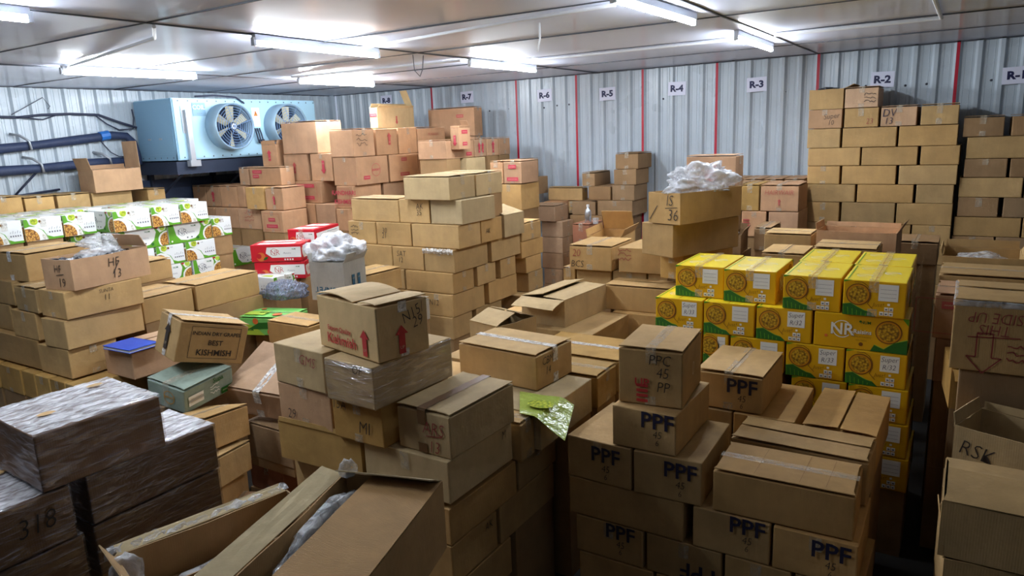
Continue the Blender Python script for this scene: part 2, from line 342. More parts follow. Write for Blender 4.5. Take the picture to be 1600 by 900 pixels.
for ti, (p, q, lab) in enumerate(tubes):
    P, Q = Vector((*p, 0)), Vector((*q, 0)); d = (Q-P); Ln = d.length; mid = (P+Q)/2
    t = thing('tube_light', lab, 'light', (mid.x, mid.y, CEIL-.055), 'tube lights'); t.rotation_euler[2] = math.atan2(d.y, d.x)
    mb = MB(); mb.box(-Ln/2, Ln/2, -.018, .018, .014, .05); mb.box(-Ln/2-.012, -Ln/2+.012, -.014, .014, -.02, .03); mb.box(Ln/2-.012, Ln/2+.012, -.014, .014, -.02, .03); mb.build('batten', BATT, t)
    k_ = (1.05, .42, 1.0, 1.3, 1.35, 1.5, 1.2, .09)[ti]; mb = MB()
    ring = lambda x: [(x, .014*cos(2*pi*q/16), -.006+.014*sin(2*pi*q/16)) for q in range(16)]
    vs_ = ring(-Ln/2+.014)+ring(Ln/2-.014)
    for q in range(16): mb.add([vs_[q], vs_[(q+1) % 16], vs_[16+(q+1) % 16], vs_[16+q]], [(0, 1, 2, 3)], 1 if 1 <= q < 7 else 0)
    mb.build('tube', [TM(ti, k_), TM(ti+20, k_*.1)], t)
# hanging wires
WIRE = plain('grey_wire', srgb(90, 94, 110), .5); CABLE = plain('black_cable', srgb(46, 52, 74), .55)
def wire(name, pts, r, label, cat, mt=CABLE, grp=None, n=6):
    mb = MB(); mb.tube(pts, r, n); return tag(mb.build(name, mt, smooth=True), label, cat, grp)
wire('hanging_wire', [(4.75, 3.92, 3.11), (4.77, 3.93, 2.99), (4.8, 3.9, 2.94), (4.84, 3.9, 3.0), (4.86, 3.9, 3.11)], .004, 'thin wire loop dangling from the ceiling joint in the centre', 'wire', WIRE)
wire('hanging_wire', [(4.1, 2.35, 3.12), (4.12, 2.36, 3.03), (4.1, 2.37, 2.95)], .006, 'short white wire end hanging from the ceiling right of centre', 'wire', WHITEP)
# red dividing tape and bay signs
for i, a in enumerate((.18, 1.398, 2.442, 3.312, 4.182, 5.052, 6.444)):
    mb = MB(); mb.box(BX-.0325, BX-.0305, a-.0135, a+.0135, 0.02, CEIL-.012)
    tag(mb.build('red_tape_stripe', REDT), 'red tape stripe on the wall, %s from the right' % ['first', 'second', 'third', 'fourth', 'fifth', 'sixth', 'seventh'][i], 'stripe', 'red tape stripes on the ribbed wall')
SIGNM = plain('sign_board', srgb(226, 228, 246), .45); SIGNT = plain('sign_ink', srgb(22, 26, 76), .5)
for txt, a, z in (('R-1', -.285, 2.785), ('R-2', .80, 2.825), ('R-3', 2.01, 2.86), ('R-4', 2.895, 2.875), ('R-5', 3.76, 2.87), ('R-6', 4.63, 2.905), ('R-7', 5.835, 2.955), ('R-8', 7.28, 2.99)):
    mb = MB(); mb.box(-.004, 0, -.105, .105, -.075, .075); o = mb.build('bay_sign', SIGNM); o.location = (BX-.0335, a, z); o.rotation_euler[0] = radians(1.5 if txt in ('R-4', 'R-2') else -1)
    tag(o, 'white bay sign reading %s on the ribbed wall' % txt, 'sign', 'bay signs on the wall')
    F = Face((-.0045, .105, -.075), (0, -1, 0), (0, 0, 1), .21, .15); F.text(txt, .105, .078, .068, SIGNT, 0, 2, 1.1); F.build('sign_text', o)
SCREW = plain('screw_washer', srgb(84, 88, 98), .4, .6)
mb = MB()
for a in (-.42, -.1, .42, .6, .95, 1.2, 1.72, 2.08, 2.25, 2.62, 2.95, 3.07, 3.5, 3.68, 3.84, 4.3, 4.47, 4.66, 5.2, 5.5):
    z = 2.765+.012*sin(a*9)
    c = [(BX-.004, a+.012*cos(2*pi*q/8), z+.012*sin(2*pi*q/8)) for q in range(8)]; mb.add(c+[(BX-.012, a, z)], [(q, (q+1) % 8, 8) for q in range(8)])
setw(mb.build('trim_%d' % k, SCREW)); k += 1

# ------------------------------------------------------------------ air cooler on the back wall
ACB = plain('cooler_casing', srgb(168, 206, 226), .4, .1); ACS = plain('cooler_side', srgb(126, 164, 190), .45, .1); GALV = plain('galvanised_strip', srgb(168, 172, 178), .4, .5)
FANM = plain('fan_blade', srgb(176, 172, 146), .5); RINGM = plain('fan_ring', srgb(134, 160, 178), .4, .2); DARKM = plain('dark_coil', srgb(40, 56, 84), .6); GUARD = plain('fan_guard', srgb(120, 150, 190), .4, .3)
ac = thing('air_cooler', 'pale blue industrial air cooler with two round fans on the back wall', 'air cooler', (4.95, 7.6, 2.3))
Wd, Dp, Hh = 2.1, .74, .69
mb = MB(); mb.box(0.01, Wd, .012, Dp, 0, Hh); mb.build('casing', ACB, ac)
mb = MB(); mb.box(0, .012, 0.015, Dp, .07, Hh-.01); mb.box(-.004, 0, .04, Dp-.03, .12, Hh-.06); mb.box(-.002, .012, .0, .03, 0, Hh); mb.box(-.002, .012, .015, Dp, 0, .068); mb.build('side_door', ACS, ac)
mb = MB()
for y in (.28, .5): mb.box(-.012, -.003, y-.025, y+.025, .235, .255)
mb.build('door_latch', GALV, ac)
mb = MB(); mb.box(.02, Wd, 0, .012, .012, Hh-.012); mb.build('front_panel', ACB, ac)
mb = MB()
for i in range(17):
    for z in (.03, Hh-.03):
        x = .08+i*.125; mb.add([(x+.009*cos(2*pi*q/6), -.004, z+.009*sin(2*pi*q/6)) for q in range(6)], [tuple(range(6))])
for i in range(6): mb.add([(-.006, .08+i*.12+.009*cos(2*pi*q/6), .03+.009*sin(2*pi*q/6)) for q in range(6)], [tuple(range(6))])
mb.build('panel_screws', SCREW, ac)
for cx in (.66, 1.5):
    cz_, R, dep = .365, .255, -.2
    mb = MB(); n = 36; a = []; 
    for yy, rr in ((0, R+.015), (dep, R+.015), (dep, R), (0, R)): a += [(cx+rr*cos(2*pi*q/n), yy, cz_+rr*sin(2*pi*q/n)) for q in range(n)]
    fs = [(s_*n+q, ((s_+1))*n+q, (s_+1)*n+(q+1) % n, s_*n+(q+1) % n) for s_ in range(3) for q in range(n)]
    mb.add(a, fs); ring = mb.build('fan_ring', RINGM, ac, smooth=True)
    mb = MB(); mb.add([(cx+R*cos(2*pi*q/n), -.003, cz_+R*sin(2*pi*q/n)) for q in range(n)], [tuple(range(n))]); mb.build('coil_grille', DARKM, ac)
    mb = MB(); mb.tube([(cx, -.06, cz_), (cx, -.17, cz_)], .045, 14); hub = mb.build('fan_hub', DARKM, ac)
    F = Face((cx-.04, -.171, cz_-.04), (1, 0, 0), (0, 0, 1), .08, .08); F.disc(.04, .04, .034, 'white'); F.lay = 1; F.text('ec', .04, .04, .03, 'navy', 0, True); F.build('hub_badge', ac)
    mb = MB()
    for q in range(6):
        t = 2*pi*q/6+.5; d1 = Vector((cos(t), 0, sin(t))); e1 = Vector((-sin(t), 0, cos(t))); vs = []
        for i in range(6):
            r = .045+(R*.92-.045)*i/5; wdt = .022+.022*i/5; tw = .03-.012*i/5
            for s_ in (-1, 1): vs.append(Vector((cx, -.11, cz_))+d1*r+e1*wdt*s_+Vector((0, tw*s_, 0)))
        mb.add(vs, [(2*i, 2*i+1, 2*i+3, 2*i+2) for i in range(5)])
    mb.build('fan_blades', FANM, ac)
    mb = MB()
    for rr in (.07, .1, .13, .16, .19, .22, .25): mb.tube([(cx+rr*cos(2*pi*q/32), dep+.01-.02*(1-rr/.25), cz_+rr*sin(2*pi*q/32)) for q in range(33)], .0028, 5, cap=False)
    for q in range(4): t = q*pi/4+.3; mb.tube([(cx-.26*cos(t), dep+.008, cz_-.26*sin(t)), (cx+.26*cos(t), dep+.008, cz_+.26*sin(t))], .0035, 5)
    mb.build('fan_guard', GUARD, ac)
mb = MB(); mb.box(.13, .19, -.05, -.004, -.02, .56); mb.box(.11, .24, -.06, .01, -.075, -.005); mb.box(.10, .13, -.01, -.004, .3, .6); mb.build('support_strap', GALV, ac)
F = Face((.25, -.005, .49), (1, 0, 0), (0, 0, 1), .17, .15); F.rect(0, 0, .17, .15, ACS); F.lay = 1; F.text('COIL', .085, .1, .05, 'white', 0, True); F.text('~~~', .085, .03, .03, 'grey'); F.build('name_plate', ac)
F = Face((1.06, -.005, .36), (1, 0, 0), (0, 0, 1), .12, .23); F.rect(0, 0, .12, .23, 'white'); F.lay = 1; F.poly([(.03, .13), (.09, .13), (.06, .2)], 'orange'); F.lay = 2; F.poly([(.045, .14), (.075, .14), (.06, .18)], 'gold'); F.rect(.055, .148, .065, .17, 'grey'); F.lay = 1
for i in range(3): F.stroke([(.02, .03+i*.025), (.1, .03+i*.025)], .003, 'grey')
F.build('warning_label', ac)
mb = MB()
for dx in (0, .035, .07): mb.tube([(1.08+dx, -.01, .34), (1.075+dx, -.045, .27), (1.085+dx, -.05, .2), (1.11+dx, -.04, .16), (1.13+dx, -.01, .2)], .009, 8)
mb.build('cable_loops', CABLE, ac, smooth=True)
mb = MB(); mb.tube([(.3, -.01, Hh+.02), (.55, -.012, Hh+.035), (.85, -.012, Hh+.02), (.95, -.03, Hh-.05)], .01, 8); mb.build('feed_cable', CABLE, ac, smooth=True)
# tray and steel under the cooler, coloured dark for the shade there
STEEL = plain('shaded_steel', srgb(36, 46, 66), .6, .2)
t = thing('shade_tray', 'tray and brackets painted as the dark shade under the air cooler', 'tray', (4.95, 7.62, 2.27))
mb = MB(); mb.box(-.02, 2.15, 0, .76, -.13, .015); mb.build('tray', STEEL, t)
mb = MB()
for x in (.1, .95, 1.9): mb = MB(); mb.box(x-.02, x+.02, .7, .78, -.55, -.13); mb.tube([(x, .1, -.13), (x, .75, -.5)], .014, 8); mb.build('bracket', STEEL, t)
mb = MB(); mb.box(-.05, 2.4, .74, .8, -.5, -.2); mb.build('back_rail', DARKM, t)
# insulated pipes
g = 'insulated pipes along the back wall'
INSUL = plain('black_pipe_insulation', srgb(44, 56, 86), .6, bump=.5, bscale=14)
def lumpy(pts, r): return [Vector(p) for p in pts], [r*(1+.08*sin(i*2.3)) for i in range(len(pts))]
P, R_ = lumpy([(2.4, 8.34, 2.44), (3.45, 8.34, 2.50), (3.85, 8.34, 2.53), (4.25, 8.34, 2.57), (4.65, 8.34, 2.61), (4.80, 8.33, 2.60), (4.87, 8.33, 2.52), (4.89, 8.32, 2.4), (4.89, 8.3, 2.26)], .047)
mb = MB(); mb.tube(P, R_, 10); pp = tag(mb.build('insulated_pipe', INSUL, smooth=True), 'black insulated pipe on the back wall bending down by the cooler', 'pipe', g)
P, R_ = lumpy([(2.4, 8.34, 2.25), (3.45, 8.34, 2.28), (3.81, 8.34, 2.285), (4.35, 8.34, 2.31), (4.9, 8.33, 2.31)], .05)
mb = MB(); mb.tube(P, R_, 10); tag(mb.build('insulated_pipe', INSUL, smooth=True), 'lower straight black insulated pipe on the back wall', 'pipe', g)
for i, (x, z) in enumerate(((3.74, 2.53), (3.82, 2.29), (4.55, 2.31))):
    mb = MB(); mb.tube([(x-.12, 8.4, z+.12), (x-.06, 8.33, z+.1), (x, 8.28, z+.04), (x+.01, 8.28, z-.05)], .013, 8)
    tag(mb.build('pipe_hook', GALV, smooth=True), ['grey pipe hook on the upper insulated pipe', 'grey pipe hook on lower insulated pipe, nearer left edge', 'grey pipe hook on lower insulated pipe, nearer the cooler'][i], 'hook', 'pipe hooks')
wire('cable_bundle', [(2.5, 8.38, 2.80), (3.54, 8.38, 2.82), (3.72, 8.38, 2.815), (3.95, 8.38, 2.84), (4.25, 8.38, 2.85), (4.55, 8.38, 2.84), (4.75, 8.36, 2.76), (4.93, 8.3, 2.69)], .014, 'sagging cable bundle on the back wall above the pipes', 'cable')
wire('loose_cable', [(3.7, 8.37, 2.82), (3.95, 8.37, 2.79), (4.1, 8.37, 2.84)], .007, 'thin loose cable sagging below the left cable bundle', 'cable')
wire('loose_cable', [(4.5, 8.37, 2.84), (4.62, 8.37, 2.74), (4.75, 8.36, 2.67), (4.9, 8.33, 2.68), (4.92, 8.32, 2.8), (4.9, 8.3, 2.9)], .008, 'loop of loose cable beside the cooler side door', 'cable')
wire('loose_cable', [(4.5, 8.37, 2.58), (4.62, 8.37, 2.42), (4.7, 8.36, 2.37), (4.86, 8.34, 2.36)], .006, 'thin cable dropping from upper pipe to lower pipe', 'cable')
wire('bent_rod', [(3.8, 8.37, 2.25), (3.56, 8.37, 2.03), (3.6, 8.37, 2.02), (4.0, 8.37, 2.05)], .012, 'black V-shaped bent rod leaning on the back wall at left', 'rod')
wire('hanging_wire', [(3.66, 8.38, 2.84), (3.99, 8.38, 3.02), (4.05, 8.38, 2.93), (4.02, 8.37, 2.9)], .005, 'thin triangular wire above the cables at far left', 'wire', WIRE)
TAPEB = plain('blue_tape', srgb(40, 110, 190), .4)
mb = MB(); mb.tube([(4.5, 8.33, 2.60), (4.6, 8.33, 2.615)], .053, 10); mb.build('blue_tape_wrap', TAPEB, pp)
# ------------------------------------------------------------------ cartons
def grid_box(wb, wa, h, rnd, bul=.003, top=True, nx=5, ny=5, nz=3, sag=0, crush=.004, zt=None):
    """closed carton body with softly bulging walls, nipped edges and slightly crushed corners"""
    e = .006
    def ax(n, L): return [-L/2, -L/2+e] + [-L/2+L*i/n for i in range(1, n)] + [L/2-e, L/2]
    X, Y = ax(nx, wb), ax(ny, wa); Z = [0, e] + [h*i/nz for i in range(1, nz)] + [h-e, h]
    bx = [rnd.uniform(-2*bul, bul) for _ in range(4)]; ck = [rnd.uniform(0, crush) for _ in range(4)]
    vid = {}; vs = []
    def V(i, j, k):
        key = (i, j, k)
        if key in vid: return vid[key]
        x, y, z = X[i], Y[j], Z[k]; u, v, w = (x+wb/2)/wb, (y+wa/2)/wa, z/h
        ex = i in (0, len(X)-1); ey = j in (0, len(Y)-1); ez = k in (0, len(Z)-1)
        if ex+ey+ez >= 2:
            if ex: x -= math.copysign(.0018, x)
            if ey: y -= math.copysign(.0018, y)
            if ez: z += .0014 if k == 0 else -.0014
        sz_ = sin(pi*w)
        if i == 0: x -= bx[0]*sz_*sin(pi*v)
        if i == len(X)-1: x += bx[1]*sz_*sin(pi*v)
        if j == 0: y -= bx[2]*sz_*sin(pi*u)
        if j == len(Y)-1: y += bx[3]*sz_*sin(pi*u)
        if k == len(Z)-1:
            z -= ck[0]*(1-u)*(1-v)+ck[1]*u*(1-v)+ck[2]*(1-u)*v+ck[3]*u*v + sag*sin(pi*u)*sin(pi*v)
        vid[key] = len(vs); vs.append((x, y, z)); return vid[key]
    fs = []
    nX, nY, nZ = len(X)-1, len(Y)-1, len(Z)-1
    for i in range(nX):
        for j in range(nY):
            fs.append((V(i, j, 0), V(i, j+1, 0), V(i+1, j+1, 0), V(i+1, j, 0)))
            if top: fs.append((V(i, j, nZ), V(i+1, j, nZ), V(i+1, j+1, nZ), V(i, j+1, nZ)))
    for k in range(nZ):
        for i in range(nX):
            fs.append((V(i, 0, k), V(i+1, 0, k), V(i+1, 0, k+1), V(i, 0, k+1)))
            fs.append((V(i, nY, k), V(i, nY, k+1), V(i+1, nY, k+1), V(i+1, nY, k)))
        for j in range(nY):
            fs.append((V(0, j, k), V(0, j, k+1), V(0, j+1, k+1), V(0, j+1, k)))
            fs.append((V(nX, j, k), V(nX, j+1, k), V(nX, j+1, k+1), V(nX, j, k+1)))
    return vs, fs
def open_body(wb, wa, h, rnd, lvl):
    """open carton: four walls 5 mm thick, a floor and a dark heap level"""
    m = MB(); t = .005; n = 6
    out = [(-wb/2, -wa/2), (wb/2, -wa/2), (wb/2, wa/2), (-wb/2, wa/2)]
    for k in range(4):
        a, b = out[k], out[(k+1) % 4]; s1 = [(1, 1), (-1, 1), (-1, -1), (1, -1)]
        ia = (a[0]+s1[k][0]*t, a[1]+s1[k][1]*t); ib = (b[0]+s1[(k+1) % 4][0]*t, b[1]+s1[(k+1) % 4][1]*t)
        bw = rnd.uniform(-.005, .002); nx, ny = (b[1]-a[1]), -(b[0]-a[0]); L = math.hypot(nx, ny); nx /= L; ny /= L
        vs = []; fs = []
        for i in range(n+1):
            u = i/n; bo = bw*sin(pi*u); dz = -rnd.uniform(0, .006)*sin(pi*u)
            o = (a[0]+(b[0]-a[0])*u, a[1]+(b[1]-a[1])*u); q = (ia[0]+(ib[0]-ia[0])*u, ia[1]+(ib[1]-ia[1])*u)
            vs += [(o[0], o[1], 0), (o[0]+nx*bo, o[1]+ny*bo, h+dz), (q[0]+nx*bo, q[1]+ny*bo, h+dz), (q[0], q[1], .004)]
        for i in range(n):
            for c in range(3): fs.append((i*4+c, (i+1)*4+c, (i+1)*4+c+1, i*4+c+1))
        m.add(vs, [tuple(reversed(f)) for f in fs])
    m.add([(x, y, 0) for x, y in out], [(3, 2, 1, 0)]); m.add([(x*.985, y*.985, .004) for x, y in out], [(0, 1, 2, 3)])
    return m
def flap(parent, d, side, ang, ln, w=None, curve=0, off=0, name='lid_flap', color=None, mat=None, drop=0, z0=None, skew=0):
    """board hinged on the top edge of one side; ang 0 = closed, 90 = upright, 180 = folded flat outwards"""
    wb, wa, h = d['wb'], d['wa'], d['h']; z0 = h if z0 is None else z0
    H = {'w': ((-wb/2, 0), (1, 0), wa), 'e': ((wb/2, 0), (-1, 0), wa), 's': ((0, -wa/2), (0, 1), wb), 'n': ((0, wa/2), (0, -1), wb)}[side]
    (ox, oy), (ix, iy), full = H; w = w or full-.006; tx, ty = -iy, ix
    vs = []; n = 5; m_ = 6; t = .0042; mb = MB()
    for lay in (0, 1):
        px = 0; pz = 0; a = radians(ang); row = []
        for i in range(n+1):
            for j in range(m_+1):
                q = (j/m_-.5)*w*(1-.03*(i > 0)); lx = px + (lay*t if 1 else 0)*sin(a)*-1; lz = pz + lay*t*cos(a)
                wob = .004*noise.noise(Vector((q*7+ord(side[0]) % 7, i*.7, lx*5)))*(i/n)
                lx2 = lx + skew*(j/m_-.5)*(i/n)
                vs.append((ox+off*ix+ix*lx2+tx*q, oy+off*iy+iy*lx2+ty*q, z0+lz+wob-drop*(i/n)))
            px += cos(a)*ln/n; pz += sin(a)*ln/n; a += radians(curve)/n
    N1 = (n+1)*(m_+1); fs = []
    for i in range(n):
        for j in range(m_):
            a0 = i*(m_+1)+j; fs.append((a0, a0+m_+1, a0+m_+2, a0+1)); fs.append((N1+a0, N1+a0+1, N1+a0+m_+2, N1+a0+m_+1))
    for i in range(n):
        for j in (0, m_):
            a0 = i*(m_+1)+j; fs.append((a0, N1+a0, N1+a0+m_+1, a0+m_+1))
    for j in range(m_):
        for i in (0, n):
            a0 = i*(m_+1)+j; fs.append((a0, a0+1, N1+a0+1, N1+a0))
    mb.add(vs, fs)
    return mb.build(name, mat or CARD, parent, color or tuple(parent.color))
def crumple(name, parent, c, rx, ry, rz, amp, mat, seed, sub=4, sc=7.0, flat=True):
    bm = bmesh.new(); bmesh.ops.create_icosphere(bm, subdivisions=sub, radius=1)
    o_ = Vector((seed*3.1, seed*1.7, 0))
    for v in bm.verts:
        p = v.co.copy(); lo = noise.noise(p*1.6+o_)*.9+noise.noise(p*3.1+o_)*.45
        rd = .5-abs(noise.noise(p*sc*.55+o_*2))-.5*abs(noise.noise(p*sc*1.3+o_))
        q = p*(1+lo*amp*.55+rd*amp*.42); v.co = Vector((c[0]+q.x*rx, c[1]+q.y*ry, c[2]+(q.z if not flat else max(q.z, -.35))*rz))
    me = bpy.data.meshes.new('mesh'); bm.to_mesh(me); bm.free(); me.polygons.foreach_set('use_smooth', [True]*len(me.polygons))
    return link(name, me, parent, [mat])
def tapes(root, d, rnd, kind, top):
    """tape strip along the seam and down the short ends"""
    wb, wa, h = d['wb'], d['wa'], d['h']; alongx = wb >= wa
    mt = {'silver': SILV, 'brown': BTAPE}.get(kind, TAPE)
    L, Wd = (wb, wa) if alongx else (wa, wb); tw = .024; dn = rnd.uniform(.05, .085) if h > .15 else h*.4
    o = rnd.uniform(-.006, .006); path = [(-L/2-.0016, h-dn), (-L/2-.0016, h+.001)]
    pts = []
    if top:
        n = 10
        pts = [(-L/2+L*i/n, h+.0065+.0012*rnd.random()) for i in range(n+1)]
    runs = [[(-L/2-.0045, h-dn), (-L/2-.0045, h-.002)] + pts + [(L/2+.0045, h-.002), (L/2+.0045, h-dn)]] if top else [[(-L/2-.0045, h-dn), (-L/2-.0045, h-.003)], [(L/2+.0045, h-.003), (L/2+.0045, h-dn)]]
    runs.append([(-L/2-.0045, dn*.7), (-L/2-.0045, .004)])
    mb = MB()
    for r in runs:
        mb = MB(); vs = []
        for s_, z in r:
            for sd in (-1, 1):
                y = o+sd*tw+rnd.uniform(-.002, .002)
                vs.append((s_, y, z) if alongx else (y, s_, z))
        mb.add(vs, [(2*i, 2*i+1, 2*i+3, 2*i+2) for i in range(len(r)-1)])
        if len(runs) < 3 or r is not runs[-1] or rnd.random() < .5: mb.build('packing_tape', mt, root)
def seam_flaps(root, d, rnd, lift=(0, 0), gap=.003, cur=-2, overlap=0):
    wb, wa, h = d['wb'], d['wa'], d['h']
    if wb >= wa:
        flap(root, d, 's', lift[0], wa/2-gap+overlap, curve=cur, off=.001); flap(root, d, 'n', lift[1], wa/2-gap+overlap, curve=cur, off=.001, z0=h+(.004 if overlap else 0))
    else:
        flap(root, d, 'w', lift[0], wb/2-gap+overlap, curve=cur, off=.001); flap(root, d, 'e', lift[1], wb/2-gap+overlap, curve=cur, off=.001, z0=h+(.004 if overlap else 0))
def marks_on(root, d, rnd):
    by = {}
    for mk in d['marks']:
        by.setdefault(mk[0], []).append(mk)
    for f, ms in by.items():
        F = face_of(d, f, .0035)
        for mk in ms:
            _, t, u, v, sz, c, rot = mk[:7]; bold = len(mk) > 7
            x = F.w*(u if f == 'R' else 1-u); F.mark(t, x, F.h*v, sz, c, rot, bold, rnd)
        F.build('ink_marking', root)
def place(root, d):
    b, a, z = d['b'], d['a'], d['z']; 
    if 'pose' in d:
        P = d['pose']; M = Matrix.Translation(P[0]) @ Matrix.Rotation(radians(P[1][2]), 4, 'Z') @ Matrix.Rotation(radians(P[1][1]), 4, 'Y') @ Matrix.Rotation(radians(P[1][0]), 4, 'X') @ Matrix.Translation((d['wb']/2, d['wa']/2, 0))
        root.matrix_world = M; return
    # turn about the near corner so that corner stays put
    if not d['rot'] and d['kind'] == 'carton': d['rot'] = random.Random(b*91+a*37+z*11).uniform(-.7, .7)
    th = radians(d['rot']); cx, cy = d['wb']/2, d['wa']/2
    if abs(d['rot']) > 0: x = b+cx; y = a+cy
    else: x, y = b+cx, a+cy
    if d['rot']: x = b+cx*cos(th)-cy*sin(th); y = a+cx*sin(th)+cy*cos(th)
    root.location = (x, y, z); root.rotation_euler = (0, 0, th)
# ---- printed raisin boxes
def leaf(F, x, y, L, w, rot, c):
    ca, sa = cos(radians(rot)), sin(radians(rot)); up = [(L*t, w*sin(pi*t)) for t in (0, .2, .4, .6, .8, 1)]; dn = [(L*t, -w*sin(pi*t)) for t in (.8, .6, .4, .2)]
    F.poly([(x+p*ca-q*sa, y+p*sa+q*ca) for p, q in up+dn], c)
def icons(F, x, y, s, c='white', rows=2, cols=3):
    for r in range(rows):
        for k in range(cols):
            if r == 1 and k == 0 and cols == 3: continue
            x0, y0 = x+k*s*1.15, y+r*s*1.3; F.rect(x0, y0, x0+s, y0+s*1.05, c); F.lay += 1; F.rect(x0+s*.25, y0+s*.25, x0+s*.75, y0+s*.6, 'grey' if c == 'white' else 'white'); F.lay -= 1
def yellow_end(F, hand):
    w, h = F.w, F.h
    F.poly([(0, h*.30), (w*.13, h*.34), (w*.25, h*.24), (w*.36, h*.16), (w*.46, h*.13), (w*.55, 0), (0, 0)], 'dkgreen')
    F.poly([(0, h*.93), (0, h), (w*.14, h), (w*.05, h*.95)], 'green')
    F.lay = 1
    for i in range(6): F.stroke([(w*.03+i*w*.07, 0), (w*.01+i*w*.075, h*.26-i*h*.035)], .004, 'green')
    F.stroke([(0, h*.31), (w*.13, h*.35), (w*.25, h*.25), (w*.36, h*.17), (w*.46, h*.14)], .003, 'lime')
    cx, cy, r = w*.245, h*.60, h*.29
    F.disc(cx, cy, r*1.05, 'brown'); F.lay = 2; F.disc(cx, cy, r*.96, 'gold'); F.lay = 3; F.disc(cx, cy, r*.80, 'raisin'); F.lay = 1
    F.stroke([(cx+r*1.1*cos(t), cy+r*1.25*sin(t)) for t in (1.9, 1.3, .8, .3, -.2, -.7)]+[(w*.44, h*.30), (w*.5, h*.2)], .003, 'brown')
    F.rect(w*.57, h*.46, w*.88, h*.92, 'white'); F.lay = 2
    if hand:
        for i, t in enumerate(hand.split('|')): F.text(t, w*.725, h*(.8-i*.2), .028, 'navy', 4, False, .9, .25)
    else:
        for k in range(3): F.stroke([(w*.6, h*(.56+k*.11)), (w*.85, h*(.56+k*.11))], .0012, 'grey')
    F.text('Just!', w*.57, h*.33, .022, 'brown', 0, False, 1, .25); icons(F, w*.60, h*.06, h*.1)
    F.rect(w*.72, h*.34, w*.76, h*.4, 'white')
def yellow_side(F):
    w, h = F.w, F.h; F.poly([(w*.62, 0), (w*.66, h*.2), (w*.76, h*.1), (w*.86, h*.3), (w, h*.42), (w, 0)], 'dkgreen'); F.poly([(w*.93, h), (w, h), (w, h*.8)], 'green')
    F.lay = 1; F.stroke([(w*.66, h*.2), (w*.76, h*.1), (w*.86, h*.3), (w, h*.42)], .004, 'lime')
    F.disc(w*.8, h*.58, h*.33, 'brown'); F.lay = 2; F.disc(w*.8, h*.58, h*.30, 'gold'); F.lay = 3; F.disc(w*.8, h*.58, h*.26, 'raisin'); F.lay = 2
    F.ring(w*.31, h*.56, h*.24, .005, 'white', 28, .6, 5.6); F.text('NR', w*.32, h*.56, h*.34, 'brown', 0, True, .95); F.lay = 3; F.text('NR', w*.318, h*.565, h*.33, 'white', 0, True, .95)
    F.text('-Raisins', w*.52, h*.52, h*.12, 'brown', 0, True); F.lay = 4; F.text('-Raisins', w*.518, h*.525, h*.118, 'white', 0, True)
    F.text('NUM', w*.56, h*.8, h*.08, 'dkgreen', 0, True); leaf(F, w*.49, h*.8, w*.03, h*.03, 40, 'dkgreen'); F.text('PREMIUM RAISINS', w*.52, h*.38, h*.045, 'brown')
    F.disc(w*.14, h*.33, h*.045, 'orange'); F.disc(w*.52, h*.17, h*.055, 'brown'); F.text('100% FRESH', w*.52, h*.28, h*.04, 'brown')
def yellow_top(F, rnd):
    w, h = F.w, F.h
    for (x, y) in ((.3, .28), (.3, .74), (.72, .5)):
        F.ring(w*x, h*y, w*.13, .004, 'white', 16, .4, 5.2); F.stroke([(w*(x-.1), h*(y-.05)), (w*(x+.02), h*(y+.03)), (w*(x+.14), h*y)], .006, 'white'); F.stroke([(w*(x-.18), h*(y+.05)), (w*(x-.12), h*(y+.08))], .004, 'dkgreen')
    F.stroke([(w*.06, h*.02), (w*.06, h*.9)], .006, 'green'); F.stroke([(w*.5, 0), (w*.5, h)], .004, 'gold')
def green_end(F, hand):
    w, h = F.w, F.h
    F.poly([(0, h), (w*.1, h), (w*.14, h*.74), (w*.3, h*.62), (w*.48, h*.45), (w*.56, h*.2), (w*.72, h*.1), (w, h*.1), (w, 0), (0, 0)], 'green'); F.lay = 1
    F.poly([(0, h*.62), (w*.14, h*.67), (w*.3, h*.62), (w*.45, h*.45), (w*.53, h*.22), (w*.57, 0), (0, 0)], 'white'); F.lay = 2
    F.poly([(0, h*.58)]+[(w*.08+h*.46*sin(t)*.95, h*.12+h*.46*cos(t)) for t in (-.1, .25, .6, .95, 1.25, 1.55, 1.8)]+[(0, 0)], 'raisin2')
    F.disc(w*.27, h*.86, h*.19, 'white'); F.lay = 3; F.disc(w*.27, h*.88, h*.165, 'lime'); F.lay = 4; F.disc(w*.27, h*.88, h*.12, 'grapes'); F.disc(w*.42, h*.86, h*.06, 'brown')
    F.lay = 2
    for i in range(5): F.rect(w*(.62+i*.07), h*.3, w*(.655+i*.07), h*.37, 'grey'); F.stroke([(w*(.63+i*.07), h*.45), (w*(.65+i*.07), h*(.52+.05*(i % 2)))], .003, 'grey')
    F.text('NR', w*.55, h*.88, h*.07, 'grey')
